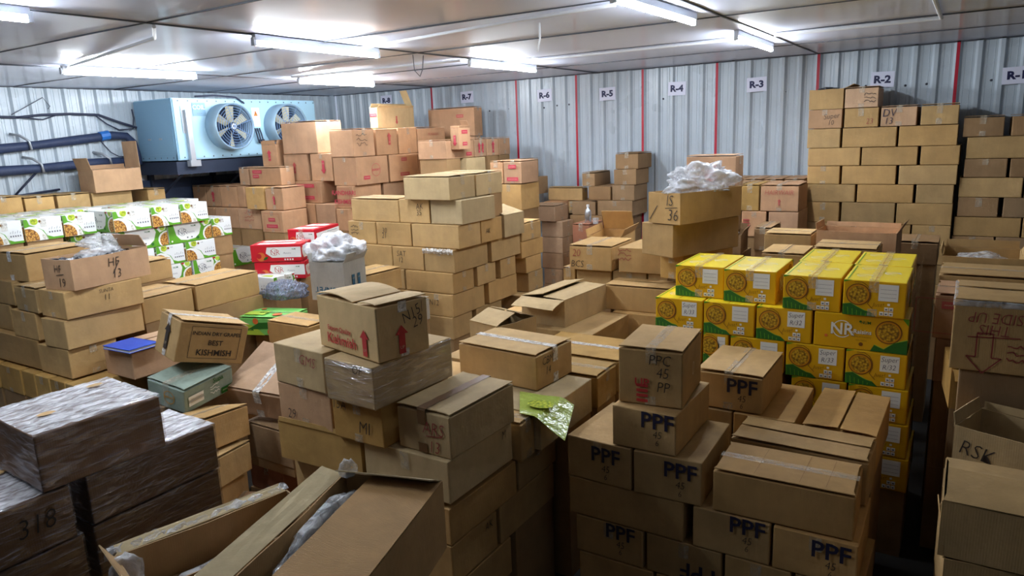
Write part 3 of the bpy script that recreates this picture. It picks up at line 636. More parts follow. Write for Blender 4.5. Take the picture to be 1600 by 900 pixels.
def green_side(F):
    w, h = F.w, F.h; F.rect(0, 0, w, h, 'green'); F.lay = 1
    F.poly([(w*.12, h), (w*.72, h), (w*.76, h*.75), (w*.70, h*.35), (w*.6, h*.16), (w*.42, h*.1), (w*.26, h*.16), (w*.17, h*.42)], 'white'); F.lay = 2
    F.ring(w*.31, h*.56, h*.2, .003, 'grey', 22, .6, 5.6); F.text('NR', w*.32, h*.56, h*.3, 'grey', 0, False, .95); F.text('-Raisins', w*.5, h*.52, h*.11, 'grey'); F.text('NUM', w*.58, h*.82, h*.09, 'dkgreen', 0, True)
    F.poly([(w*.76, h*.98), (w*.84, h*.7), (w*.95, h*.8), (w, h*.98)], 'white')
    F.poly([(w, h*.1)]+[(w-h*.46*sin(t)*1.15, h*.3+h*.46*cos(t)) for t in (0, .4, .8, 1.2, 1.6, 2.0, 2.3)], 'white'); F.lay = 3
    F.poly([(w, h*.05)]+[(w-h*.40*sin(t)*1.1, h*.28+h*.40*cos(t)) for t in (0, .4, .8, 1.2, 1.6, 2.0, 2.3)], 'raisin2'); F.disc(w*.9, h*.92, h*.14, 'lime'); F.disc(w*.78, h*.98, h*.08, 'redb')
    F.disc(w*.66, h*.17, h*.08, 'dkgreen'); F.disc(w*.06, h*.14, h*.05, 'white'); F.disc(w*.42, h*.24, h*.04, 'grey'); F.disc(w*.52, h*.24, h*.04, 'grey')
def green_top(F, rnd):
    w, h = F.w, F.h
    F.stroke([(0, h*.5), (w, h*.5)], .003, 'grey'); F.stroke([(w*.03, 0), (w*.03, h)], .012, 'lime')
    F.poly([(w*.6, h*.05), (w*.9, h*.08), (w*.8, h*.3), (w*.62, h*.22)], 'lime'); F.poly([(w*.1, h*.7), (w*.3, h*.66), (w*.34, h*.9), (w*.12, h*.93)], 'lime')
    F.text('NR', w*.4, h*.3, w*.12, 'grey'); F.stroke([(w*.2, h*.58), (w*.75, h*.62)], .006, 'green')
def red_side(F):
    w, h = F.w, F.h
    F.poly([(w*.33, h*.84), (w*.9, h*.84), (w, h*.84), (w, h*.24), (w*.42, h*.24), (w*.30, h*.5)], 'white'); F.lay = 1
    F.ring(w*.47, h*.56, h*.2, .003, 'redb', 22, .6, 5.6); F.text('NR', w*.49, h*.55, h*.3, 'redb', 0, False, .95); F.text('-Raisins', w*.72, h*.5, h*.11, 'grey')
    F.disc(w*.2, h*.3, h*.26, 'orange'); F.lay = 2; leaf(F, w*.24, h*.12, w*.12, h*.07, 30, 'dkgreen'); F.disc(w*.16, h*.34, h*.15, 'redb'); F.text('NUM', w*.86, h*.72, h*.07, 'dkgreen', 0, True)
    for i in range(4): F.rect(w*(.66+i*.05), h*.08, w*(.69+i*.05), h*.17, 'white')
def red_end(F):
    w, h = F.w, F.h; F.poly([(w*.08, h*.75), (w, h*.84), (w, h*.2), (w*.2, h*.15), (w*.1, h*.4)], 'white'); F.lay = 1
    F.text('NR', w*.35, h*.5, h*.26, 'redb', 0, False, .9); F.stroke([(w*.5, h*.7), (w*.9, h*.72)], .004, 'grey'); icons(F, w*.55, h*.25, h*.11, 'grey', 2, 3)
def red_top(F):
    w, h = F.w, F.h
    for y in (.08, .56): F.poly([(w*.12, h*y), (w*.85, h*(y+.03)), (w*.85, h*(y+.3)), (w*.12, h*(y+.27))], 'white'); F.lay = 1; F.ring(w*.48, h*(y+.15), w*.12, .003, 'redb', 16); F.text('NR', w*.48, h*(y+.15), w*.1, 'redb'); F.lay = 0

OPEN = {  # kind: list of (side, angle, length factor of opposite half, curve), inside level, liner
 'flapopen': ([('s', 14, 1, 0), ('n', 6, 1, 0)], .6, None), 'tent': ([('e', 24, 1.0, -6), ('w', 20, 1.0, -6)], .5, BLACKP),
 'endopen': ([('s', 4, 1, 0), ('n', 7, 1, 0), ('w', 190, .5, 12)], .55, BLACKP), 'flapup': ([('e', 60, .8, 0), ('s', 120, .5, 0), ('n', 100, .4, 0)], .6, None),
 'flapup2': ([('n', 58, .9, 0), ('e', 64, .7, 0), ('s', 125, .5, 0)], .6, None), 'flared': ([('s', 110, .5, 0), ('n', 60, .5, 0), ('w', 100, .3, 0), ('e', 80, .4, 0)], .6, CLEAR),
 'liftlid': ([('e', 4, 1, 0), ('w', 14, 1, -6)], .7, BLACKP), 'opentop': ([('e', 96, .25, 0), ('n', 100, .2, 0), ('s', 120, .3, 0)], .6, None),
 'faropen': ([('e', 88, 1.1, 0), ('w', 105, .5, 0), ('n', 85, .3, 0)], .85, CLEAR),
 'blackopen': ([('s', 160, .6, 0)], .85, BLACKP), 'openplastic': ([('e', 60, .35, 0)], .88, BLACKP), 'liprim': ([('w', 85, .1, 0), ('s', 150, .2, 0)], .8, None)}
def body_of(d, rnd):
    k = d['kind']; wb, wa, h = d['wb'], d['wa'], d['h']; c = col_of(d['col'], rnd)
    if k in OPEN or d.get('open2'):
        m_ = open_body(wb, wa, h, rnd, .5); root = m_.build(d['name'], CARD, None, c)
    else:
        top = d.get('tf'); hh = h-.0085 if top else h
        vs, fs = grid_box(wb, wa, hh, rnd, sag=.02 if k == 'sag' else 0)
        root = link(d['name'], mesh(vs, fs), None, [CARD], c)
    return root
def add_liner(root, d, mat, lvl, seed, name='plastic_liner'):
    wb, wa, h = d['wb']-.014, d['wa']-.014, d['h']; n = 18; vs = []; fs = []
    for i in range(n+1):
        for j in range(n+1):
            u, v = i/n, j/n; e = min(u, 1-u, v, 1-v)
            z = h*lvl+.03*noise.noise(Vector((u*6+seed, v*6, 0)))+.012*noise.noise(Vector((u*19+seed, v*17, 3)))
            if e < .001: z = h*lvl-.02
            vs.append(((u-.5)*wb, (v-.5)*wa, min(z, h-.006) if e < .1 else z))
    for i in range(n):
        for j in range(n): a0 = i*(n+1)+j; fs.append((a0, a0+n+1, a0+n+2, a0+1))
    return link(name, mesh(vs, fs), root, [mat])
def green_carton(root, d):
    L, R, T = face_of(d, 'L', .003), face_of(d, 'R', .003), face_of(d, 'T', .012); w, h = L.w, L.h
    L.poly([(0, 0), (w*.5, 0), (w*.3, h*.5), (0, h*.7)], 'lime'); L.lay = 1; L.poly([(w*.15, h*.3), (w*.4, h*.7), (w*.75, h*.75), (w, h*.5), (w, h*.2), (w*.7, h*.4), (w*.4, h*.35)], 'dkgreen'); L.disc(w*.33, h*.78, h*.17, 'orange'); L.disc(w*.62, h*.2, h*.2, 'orange'); L.lay = 2
    L.ring(w*.88, h*.4, h*.15, .008, 'redb', 16); L.text('NUM', w*.2, h*.3, h*.14, 'dkgreen', 0, True)
    w, h = R.w, R.h; R.rect(w*.1, h*.15, w*.45, h*.75, 'white'); R.disc(w*.7, h*.75, h*.15, 'redb'); R.rect(w*.55, h*.1, w*.9, h*.5, 'dkgreen')
    w, h = T.w, T.h; T.poly([(w*.05, h*.1), (w*.45, h*.12), (w*.45, h*.5), (w*.05, h*.45)], 'lime'); T.lay = 1; T.disc(w*.7, h*.2, w*.09, 'orange'); T.text('NUM FARM', w*.5, h*.35, w*.06, 'dkgreen', 0, True); T.ring(w*.33, h*.35, w*.03, .006, 'dkgreen', 12); T.disc(w*.2, h*.75, w*.05, 'orange')
    for F in (L, R, T): F.build('printed_panel', root)
def make(d, idx):
    rnd = random.Random(idx*7+3); k = d['kind']; wb, wa, h = d['wb'], d['wa'], d['h']
    if d.get('simple'):
        m_ = MB(); m_.box(-wb/2, wb/2, -wa/2, wa/2, 0, h); root = m_.build(d['name'], CARD, None, col_of(d['col'], rnd))
    elif k[:3] in ('nry', 'nrg', 'nrr'):
        side = k.endswith('side'); base = {'nry': YEL, 'nrg': WHB, 'nrr': REDB}[k[:3]]
        vs, fs = grid_box(wb, wa, h, rnd, bul=.0, crush=.0008)
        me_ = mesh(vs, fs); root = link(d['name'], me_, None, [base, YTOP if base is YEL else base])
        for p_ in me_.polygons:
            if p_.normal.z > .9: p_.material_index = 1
        L, R, T = face_of(d, 'L'), face_of(d, 'R'), face_of(d, 'T')
        E_, G_ = (L, R) if not side else (R, L)
        if wa > wb and not side: E_, G_ = R, L
        if k[:3] == 'nry':
            if side: yellow_side(L); yellow_end(R, '')
            else: yellow_end(L, d.get('hand', '')); yellow_side(R)
            yellow_top(T, rnd)
        elif k[:3] == 'nrg':
            # these stand turned: printed end towards the aisle (right-hand face)
            if side: green_side(R); green_end(L, '')
            else: green_end(R, ''); green_side(L)
            green_top(T, rnd)
        else: red_side(L); red_end(R); red_top(T)
        for F in (L, R, T): F.build('printed_panel', root)
        if d.get('tf'): tapes(root, d, rnd, None, True)
    elif k == 'wrap':
        vs, fs = grid_box(wb-.01, wa-.01, h-.006, rnd); root = link(d['name'], mesh(vs, fs), None, [CARD], col_of(d['col'], rnd))
        vs, fs = grid_box(wb, wa, h, rnd, nx=12, ny=9, nz=8, crush=.002)
        vs = [(x+.0015*noise.noise(Vector((x*9, y*9, z*60+idx))), y+.0015*noise.noise(Vector((x*9, y*9, z*60))), z+(.0015*noise.noise(Vector((x*50, y*20, idx))) if z > h*.9 else 0)) for x, y, z in vs]
        link('stretch_film', mesh(vs, fs, smooth=True), root, [FILM])
        n = 46; vs = []; fs = []
        for i in range(n+1):
            for j in range(n+1):
                x = (i/n-.5)*wb*.992; y = (j/n-.5)*wa*.992; q = noise.noise(Vector((x*26+y*10, y*7, idx)))+.6*noise.noise(Vector((x*70+y*20, y*16, idx)))
                vs.append((x, y, h+.0025+.0042*q))
        for i in range(n):
            for j in range(n): a0 = i*(n+1)+j; fs.append((a0, a0+n+1, a0+n+2, a0+1))
        link('wrinkled_film_top', mesh(vs, fs, smooth=True), root, [FILMTOP])
        for p in ((.3, .3), (-.25, -.1)):
            o = MB(); o.add([(wb*p[0]+.03*cos(t*pi/8)*(1+.2*sin(3*t)), wa*p[1]+.02*sin(t*pi/8), h+.0085) for t in range(16)], [tuple(range(16))]); o.build('torn_film_patch', CARD, root, col_of('tan', rnd))
        marks_on(root, d, rnd)
    else:
        root = body_of(d, rnd)
        if k in OPEN:
            fl, lvl, liner = OPEN[k]
            add_liner(root, d, liner or CARD, lvl, idx, 'plastic_liner' if liner else 'inner_flap').color = root.color
            for s_, an, f_, cu in fl:
                half = (wa if s_ in 'sn' else wb)/2; flap(root, d, s_, an+rnd.uniform(-3, 3), half*f_, curve=cu)
            if k in ('openplastic', 'flared', 'blackopen'):
                crumple('crumpled_plastic', root, (wb*.1, wa*.1, h*.92), wb*.3, wa*.33, .045, .5, CLEAR if k != 'blackopen' else BLACKP, idx)
            if d.get('liner'): crumple('crumpled_plastic', root, (0, 0, h*.8), wb*.3, wa*.33, .05, .5, CLEAR, idx)
        elif d.get('open2'):
            add_liner(root, d, CARD, .8, idx, 'inner_flap').color = root.color
        elif k == 'sag':
            flap(root, d, 's', 3, wa*.30, curve=-16, off=.001); flap(root, d, 'n', 9, wa*.62, curve=-26, off=.001, z0=h-.004); tapes(root, d, rnd, 'silver', False)
        elif k in ('split', 'sagfilm'):
            seam_flaps(root, d, rnd, (rnd.uniform(2, 4), rnd.uniform(3, 6)), .006, -3)
            if k == 'sagfilm':
                vs, fs = grid_box(wb+.008, wa+.008, h*.10, rnd, nx=9, ny=9); link('torn_film', mesh([(x, y, z+h*.91+.005*noise.noise(Vector((x*30, y*30, z*30)))) for x, y, z in vs], fs), root, [CLEAR])
        elif d.get('tf'):
            if k == 'fglid': pass
            else:
                seam_flaps(root, d, rnd, (rnd.uniform(0, 1.2), rnd.uniform(0, 1.6)), .0025, -1.5)
                if d.get('creased'):
                    F = face_of(d, 'T', .006)
                    for y in (.3, .62, .8): F.stroke([(F.w*y, F.h*.05), (F.w*(y+.02), F.h*.95)], .0015, 'brown')
                    F.build('crease', root)
                tapes(root, d, rnd, d.get('tape'), True)
        elif rnd.random() < .6: tapes(root, d, rnd, d.get('tape'), False)
        if d.get('film'):
            vs, fs = grid_box(wb+.006, wa+.006, h*.96, rnd, nx=9, ny=9, nz=6); link('stretch_film', mesh([(x, y, z+.003) for x, y, z in vs], fs, smooth=True), root, [FILM])
        if d.get('crinkle'):
            mb = MB(); n = 30; vs = []
            for i in range(n+1):
                for j in range(3):
                    vs.append((-wb/2-.008-.01*rnd.random()-(.012 if j == 1 else 0), wa/2-wa*i/n, h+.004-.022*j+rnd.uniform(-.006, .006)))
            mb.add(vs, [(i*3+j, i*3+3+j, i*3+4+j, i*3+1+j) for i in range(n) for j in range(2)]); mb.build('crinkled_tape', SILV, root)
        if d.get('green'): green_carton(root, d)
        marks_on(root, d, rnd)
    place(root, d)
    tag(root, d['label'], d['cat'], d['group'])
    return root
GROUPS = ['boxes below the white bag', 'cartons along the aisle', 'cartons behind the green boxes', 'cartons in the centre gap', 'cartons of the PPF stack', 'cartons of the back stack below sign R-5', 'cartons of the big red-printed back stack', 'cartons of the cream-flapped group', 'cartons of the farthest group under sign R-7', 'cartons of the group below the white bag', 'cartons of the group beside the lone column', 'cartons of the left stack', 'cartons of the lone column left of aluminium bottle', 'cartons of the low heap beside sign R-5 stack', 'cartons of the middle tan stack', 'cartons of the narrow tan stack behind middle stack', 'cartons of the near centre stack', 'cartons of the red-printed group right of big stack', 'cartons of the reddish boxes under metal bottle', 'cartons of the small group right of printed boxes', 'cartons of the stack under sign R-1', 'cartons of the stack under sign R-2', 'cartons of the topmost red-printed group', 'cartons of the upper row right of big stack', 'cartons right of the aisle', 'dusty cartons beside the R-2 stack', 'far pale cartons', 'film-wrapped cartons at lower left', 'green and white raisin boxes', 'low cartons behind the yellow boxes', 'open cartons in the centre', 'red raisin boxes', 'reddish cartons below the cooler', 'single printed boxes', 'tumbled cartons in the gap', 'yellow raisin boxes']
# b, a, z (near corner, metres), size along b, size along a, height, turn, colour, kind, group, label, extras
BOXES = [
(4.736,3.615,1.928,0.362,0.493,0.197,0,'pale','carton',14,'pale carton, leftmost in top row of middle tan stack',{'tf': 1}),
(5.124,3.615,1.928,0.415,0.5,0.197,0,'pale','carton',14,'pale carton, rightmost in top row of middle tan stack',{'tf': 1}),
(4.792,4.233,1.721,0.3,0.571,0.205,0,'buff','carton',14,'buff carton, leftmost in second row down of middle tan stack',{'tf': 1}),
(4.792,3.888,1.721,0.46,0.334,0.205,0,'buff','carton',14,'buff carton, second from left in second row down of middle tan stack',{'marks': [('L', 'AK', 0.3, 0.72, 0.05, 'ink', 4), ('L', '35', 0.33, 0.45, 0.05, 'ink', 4)]}),
(4.792,3.54,1.721,0.498,0.331,0.205,0,'pale','carton',14,'pale carton, rightmost in second row down of middle tan stack',{}),
(4.77,4.507,1.516,0.46,0.34,0.203,0,'tan','carton',14,'tan carton, leftmost in third row down of middle tan stack',{'marks': [('L', '~', 0.75, 0.6, 0.07, 'ink', 0)]}),
(4.77,4.093,1.516,0.3,0.398,0.203,0,'tan','carton',14,'tan carton, second from left in third row down of middle tan stack',{'marks': [('L', '30', 0.75, 0.65, 0.05, 'ink', 0), ('L', '21', 0.78, 0.42, 0.05, 'ink', 0)]}),
(4.77,3.57,1.516,0.316,0.51,0.203,0,'tan','carton',14,'tan carton, third from left in third row down of middle tan stack',{}),
(5.102,3.57,1.516,0.336,0.46,0.203,0,'tan','carton',14,'tan carton, fourth from left in third row down of middle tan stack',{'marks': [('R', 'AK', 0.3, 0.5, 0.045, 'ink', 0)]}),
(5.474,3.57,1.516,0.347,0.46,0.203,0,'pale','flapopen',14,'open pale carton, rightmost in third row down of middle tan stack',{'tf': 1}),
(4.74,4.302,1.313,0.3,0.549,0.201,0,'tan','carton',14,'tan carton, leftmost in fourth row down of middle tan stack',{}),
(4.74,3.943,1.313,0.46,0.348,0.201,0,'tan','carton',14,'tan carton, second from left in fourth row down of middle tan stack',{'marks': [('L', 'SAT', 0.7, 0.7, 0.05, 'ink', 0), ('L', '12', 0.72, 0.42, 0.045, 'ink', 0)]}),
(4.74,3.609,1.313,0.507,0.321,0.201,0,'tan','carton',14,'tape-fringed tan carton, third from left in fourth row down of middle tan stack',{'crinkle': 1}),
(5.304,3.609,1.313,0.501,0.3,0.201,0,'tan','carton',14,'tan carton, rightmost in fourth row down of middle tan stack',{}),
(4.727,4.167,1.13,0.46,0.355,0.181,0,'tan','carton',14,'tan carton, leftmost in fifth row down of middle tan stack',{}),
(4.727,3.626,1.13,0.307,0.52,0.181,0,'tan','carton',14,'tan carton, second from left in fifth row down of middle tan stack',{}),
(5.089,3.626,1.13,0.296,0.46,0.181,0,'tan','carton',14,'tan carton, third from left in fifth row down of middle tan stack',{}),
(5.464,3.626,1.13,0.267,0.46,0.181,0,'tan','carton',14,'tan carton, rightmost in fifth row down of middle tan stack',{}),
(4.721,3.981,0.927,0.3,0.453,0.201,0,'tan','carton',14,'tan carton, leftmost in sixth row down of middle tan stack',{}),
(4.721,3.635,0.927,0.48,0.333,0.201,0,'tan','carton',14,'tan carton, second from left in sixth row down of middle tan stack',{'marks': [('L', 'N12', 0.6, 0.6, 0.05, 'ink', 0)]}),
(5.269,3.635,0.927,0.486,0.3,0.201,0,'tan','carton',14,'tan carton, rightmost in sixth row down of middle tan stack',{}),
(4.714,3.992,0.73,0.3,0.457,0.195,0,'tan','carton',14,'tan carton, leftmost in seventh row down of middle tan stack',{}),
(4.714,3.644,0.73,0.29,0.335,0.195,0,'tan','carton',14,'tan carton, second from left in seventh row down of middle tan stack',{}),
(5.07,3.644,0.73,0.42,0.3,0.195,0,'tan','carton',14,'tan carton, rightmost in seventh row down of middle tan stack',{}),
(5.819,3.6,1.425,0.366,0.4,0.174,0,'tan','carton',15,'tan carton in top row of narrow tan stack behind middle stack',{'tf': 1}),
(5.807,3.6,1.26,0.407,0.4,0.163,0,'tan','carton',15,'tan carton in second row down of narrow tan stack behind middle stack',{}),
(5.88,3.6,1.101,0.298,0.4,0.157,0,'tan','carton',15,'tan carton in third row down of narrow tan stack behind middle stack',{}),
(5.917,3.6,0.906,0.289,0.4,0.193,0,'tan','carton',15,'tan carton in fourth row down of narrow tan stack behind middle stack',{}),
(5.736,3.6,0.756,0.433,0.4,0.148,0,'tan','carton',15,'tan carton in fifth row down of narrow tan stack behind middle stack',{}),
(7.34,4.074,1.415,0.325,0.364,0.188,0,'pinktan','carton',12,'pinkish carton in top row of lone column left of aluminium bottle',{'tf': 1}),
(7.381,3.999,1.225,0.274,0.283,0.188,0,'pinktan','carton',12,'pinkish carton in second row down of lone column left of aluminium bottle',{}),
(7.379,4.003,1.035,0.258,0.285,0.188,0,'pinktan','carton',12,'pinkish carton in third row down of lone column left of aluminium bottle',{}),
(7.38,4.001,0.845,0.21,0.285,0.188,0,'pinktan','carton',12,'pinkish carton in fourth row down of lone column left of aluminium bottle',{}),
(7.375,4.012,0.655,0.328,0.251,0.188,0,'pinktan','carton',12,'pinkish carton in fifth row down of lone column left of aluminium bottle',{}),
(7.369,4.022,0.465,0.347,0.244,0.188,0,'pinktan','carton',12,'pinkish carton in sixth row down of lone column left of aluminium bottle',{}),
(7.366,4.027,0.275,0.349,0.244,0.188,0,'pinktan','carton',12,'pinkish carton in seventh row down of lone column left of aluminium bottle',{}),
(7.724,3.191,2.0,0.405,0.28,0.178,0,'brown','carton',5,'taped brown carton in top row of back stack below sign R-5',{'tf': 1}),
(7.715,3.212,1.82,0.385,0.276,0.178,0,'brown','carton',5,'brown carton in second row down of back stack below sign R-5',{}),
(7.707,3.53,1.64,0.46,0.286,0.159,0,'brown','carton',5,'brown carton, leftmost in third row down of back stack below sign R-5',{}),
(7.707,3.232,1.64,0.405,0.275,0.178,0,'brown','carton',5,'brown carton, rightmost in third row down of back stack below sign R-5',{}),
(7.698,3.726,1.46,0.46,0.304,0.159,0,'brown','carton',5,'brown carton, leftmost in fourth row down of back stack below sign R-5',{}),
(7.698,3.253,1.46,0.466,0.442,0.178,0,'brown','carton',5,'brown carton, rightmost in fourth row down of back stack below sign R-5',{}),
(7.678,3.628,1.28,0.3,0.43,0.178,0,'brown','carton',5,'brown carton, leftmost in fifth row down of back stack below sign R-5',{}),
(7.678,3.3,1.28,0.421,0.297,0.178,0,'brown','carton',5,'brown carton, rightmost in fifth row down of back stack below sign R-5',{}),
(7.765,3.759,1.8,0.506,0.166,0.158,0,'brown','carton',13,'dusty brown carton in top row of low heap beside sign R-5 stack',{'tf': 1}),
(7.815,3.95,1.62,0.145,0.476,0.158,0,'tan','carton',13,'tan carton in second row down of low heap beside sign R-5 stack',{'tf': 1}),
(7.817,4.042,1.46,0.206,0.103,0.153,0,'tan','carton',13,'tan carton in third row down of low heap beside sign R-5 stack',{}),
(6.87,3.4,1.247,0.357,0.201,0.218,0,'red','carton',18,'reddish brown carton in top row of reddish boxes under metal bottle',{'marks': [('R', 'SUN', 0.5, 0.6, 0.05, 'redink', 0)], 'tf': 1}),
(7.668,4.148,1.38,0.458,0.256,0.238,0,'pink','carton',10,'pink printed carton in top row of group beside the lone column',{}),
(4.76,1.66,1.786,0.7,0.285,0.218,-20,'tan','carton',0,'tan carton marked IS 36 with a white plastic bag on top',{'open2': 1, 'marks': [('L', 'IS', 0.3, 0.76, 0.075, 'ink', 0), ('L', '__', 0.27, 0.52, 0.07, 'ink', 0), ('L', '36', 0.2, 0.3, 0.08, 'ink', 0), ('L', '/', 0.82, 0.35, 0.1, 'ink', 0)], 'tf': 1}),
(4.79,1.72,1.545,0.7,0.31,0.236,-24,'tan','carton',0,'long tan carton directly beneath the one marked IS 36',{}),
(5.02,1.72,1.342,0.75,0.2,0.198,-12,'yel','carton',0,'orange-tan carton right above the yellow boxes, under two long cartons',{}),
(5.16,1.94,1.342,0.46,0.36,0.198,0,'tan','carton',0,'crumpled tan carton with red scrawl right of carton marked BCS',{'marks': [('L', '~', 0.85, 0.7, 0.08, 'redink', 0)]}),
(5.14,2.35,1.342,0.46,0.37,0.2,2,'tan','carton',0,'tan carton with open tape seam marked BCS, left of crumpled carton',{'marks': [('L', '20', 0.82, 0.7, 0.06, 'redink', 0), ('L', 'BCS', 0.8, 0.25, 0.055, 'ink', 0)], 'tf': 1}),
(5.2,2.71,1.15,0.46,0.111,0.188,0,'tan','carton',9,'shaded tan carton, leftmost in third row down of group below the white bag',{'tf': 1}),
(5.2,2.385,1.15,0.46,0.309,0.188,0,'tan','carton',9,'shaded tan carton, second from left in third row down of group below the white bag',{}),
(5.2,2.083,1.15,0.46,0.287,0.188,0,'tan','carton',9,'shaded tan carton, third from left in third row down of group below the white bag',{}),
(5.2,1.905,1.15,0.46,0.163,0.188,0,'tan','carton',9,'shaded tan carton, rightmost in third row down of group below the white bag',{}),
(5.65,2.5,1.342,0.5,0.3,0.2,8,'tan','flapup',0,'half-open carton with lifted flap behind the BCS carton',{'tf': 1}),
(4.3,2.33,1.095,0.6,0.37,0.195,-4,'buff','endopen',30,'open carton with its end flaps sprung, before the BCS carton',{'tf': 1}),
(4.93,1.76,1.095,0.26,0.54,0.195,2,'tan','split',30,'pale carton with split top between sprung carton and yellow boxes',{'tf': 1}),
(3.49,2.36,1.1,0.34,0.26,0.2,-14,'buff','tent',30,'small carton with tented flaps at the foot of middle stack',{'tf': 1}),
(3.12,1.87,1.094,0.36,0.54,0.198,-4,'tan','carton',1,'tan carton with shiny silver tape along its top',{'tape': 'silver', 'marks': [('R', 'CBM', 0.3, 0.75, 0.045, 'ink', 0), ('R', '14', 0.32, 0.45, 0.045, 'ink', 0)], 'tf': 1}),
(2.86,1.7,0.892,0.58,0.5,0.198,0,'pale','carton',1,'grey-brown carton under the one with silver tape',{}),
(3.47,1.68,0.9,0.26,0.56,0.193,0,'yel','carton',1,'tan carton with a yellow sheen behind the silver-taped carton, nearer one',{'tf': 1}),
(3.76,1.68,0.9,0.42,0.62,0.2,0,'yel','carton',1,'wide buff carton with crinkled tape left of the UP carton',{'tape': 'silver', 'tf': 1}),
(4.22,2.08,0.9,0.62,0.6,0.195,0,'tan','carton',1,'shaded carton supporting the sprung and split cartons',{}),
(4.22,2.7,0.9,0.62,0.3,0.195,0,'tan','carton',1,'carton in shadow left under the sprung carton',{'tf': 1}),
(4.86,1.72,0.9,0.3,0.5,0.195,0,'tan','carton',1,'shaded carton under the split-top carton',{}),
(3.4,2.3,0.9,0.45,0.42,0.193,0,'tan','carton',1,'carton under the small tented carton',{}),
(2.86,2.22,0.892,0.5,0.42,0.2,0,'tan','carton',1,'tan carton between wrapped carton and silver-taped carton',{}),
(2.16,2.08,1.505,0.28,0.47,0.255,-12,'pale','sag',16,'carton printed Export Quality Kishmish with red arrows and sagging lid',{'marks': [('L', 'Export Quality', 0.62, 0.4, 0.022, 'red', 0, 'b'), ('L', 'Kishmish', 0.59, 0.22, 0.046, 'red', 0, 'b'), ('L', '^', 0.2, 0.3, 0.12, 'red', 0), ('R', '^', 0.45, 0.32, 0.13, 'red', 0), ('R', 'N15/', 0.7, 0.75, 0.05, 'ink', 20), ('R', '29', 0.78, 0.58, 0.05, 'ink', 10)], 'tf': 1}),
(2.12,2.085,1.302,0.52,0.31,0.2,-3,'pale','carton',16,'film-wrapped pale carton directly beneath the Kishmish carton',{'film': 1, 'marks': [('L', 'OF', 0.3, 0.85, 0.04, 'ink', 0)]}),
(2.17,2.44,1.302,0.48,0.37,0.2,-4,'pale','carton',16,'pale carton with red GMS scrawl left of the film-wrapped one',{'marks': [('L', 'GMS', 0.3, 0.72, 0.05, 'redink', -5)]}),
(2.17,2.1,1.102,0.48,0.31,0.198,0,'yel','carton',16,'ochre carton marked 15A under the film-wrapped carton',{'marks': [('L', '15A', 0.82, 0.85, 0.045, 'ink', 0), ('L', 'MI', 0.35, 0.4, 0.06, 'ink', 0)]}),
(2.19,2.44,1.102,0.47,0.37,0.198,-1,'pinktan','carton',16,'pinkish carton marked 29 left of the one marked 15A',{'marks': [('L', '29', 0.75, 0.25, 0.05, 'ink', 0)]}),
(2.22,1.765,1.102,0.48,0.3,0.2,-2,'pale','carton',16,'carton marked ARS 13 in red, sealed with brown tape',{'tape': 'brown', 'marks': [('L', 'ARS', 0.3, 0.62, 0.058, 'redink', 0), ('L', '__', 0.3, 0.44, 0.06, 'redink', 0), ('L', '13', 0.28, 0.2, 0.055, 'redink', 0)], 'tf': 1}),
(2.2,2.28,0.902,0.46,0.54,0.198,2,'yel','liprim',16,'ochre carton with a lifted rim below the one marked 29',{}),
(2.2,1.77,0.902,0.5,0.49,0.198,0,'pale','carton',16,'carton directly under the ARS carton with taped corner',{'marks': [('R', 'M', 0.85, 0.8, 0.04, 'ink', 0)]}),
(2.25,2.3,0.702,0.46,0.52,0.198,0,'tan','carton',16,'dark tan carton fourth level down below carton marked 29',{}),
(2.2,1.78,0.702,0.534,0.224,0.177,0,'tan','carton',16,'shaded tan carton, leftmost in fifth row down of near centre stack',{}),
(2.764,1.78,0.702,0.379,0.46,0.177,0,'tan','carton',16,'shaded tan carton, rightmost in fifth row down of near centre stack',{}),
(2.2,1.78,0.502,0.357,0.243,0.196,0,'tan','carton',16,'shaded tan carton, leftmost in sixth row down of near centre stack',{'marks': [('R', 'AK', 0.8, 0.8, 0.04, 'ink', 0)]}),
(2.585,1.78,0.502,0.533,0.3,0.196,0,'tan','carton',16,'shaded tan carton, rightmost in sixth row down of near centre stack',{}),
(2.2,1.78,0.302,0.469,0.222,0.196,0,'tan','carton',16,'dark tan carton in seventh row down of near centre stack',{}),
(2.73,1.735,0.88,0.125,0.4,0.2,0,'tan','carton',16,'carton jutting from the aisle wall right of the ARS carton',{'tf': 1}),
(2.98,1.02,1.192,0.4,0.3,0.272,6,'tan','carton',4,'tall carton with red UP mark on top of the PPF cartons',{'marks': [('L', 'PPC', 0.34, 0.82, 0.05, 'ink', 0), ('L', '45', 0.3, 0.6, 0.05, 'ink', 0), ('L', 'PP', 0.28, 0.35, 0.05, 'ink', 0), ('L', 'UP', 0.62, 0.4, 0.04, 'red', 0, 'b'), ('L', '#', 0.62, 0.22, 0.09, 'red', 0), ('R', '0', 0.5, 0.5, 0.07, 'pale', 0)], 'tf': 1}),
(2.9,1.02,0.992,0.5,0.31,0.198,0,'tan','carton',4,'PPF carton directly beneath the tall UP carton',{'marks': [('L', 'PPF', 0.28, 0.78, 0.07544000000000001, 'navy', 0, 'b'), ('L', '45', 0.28, 0.46, 0.036, 'ink', 0), ('L', '6', 0.28, 0.26, 0.03, 'ink', 0)]}),
(2.89,1.235,0.777,0.5,0.34,0.212,-2,'tan','carton',4,'PPF carton on second level at the left corner',{'marks': [('L', 'PPF', 0.38, 0.7, 0.0736, 'navy', 0, 'b'), ('L', '45', 0.38, 0.37999999999999995, 0.036, 'ink', 0), ('L', '6', 0.38, 0.17999999999999994, 0.03, 'ink', 0)]}),
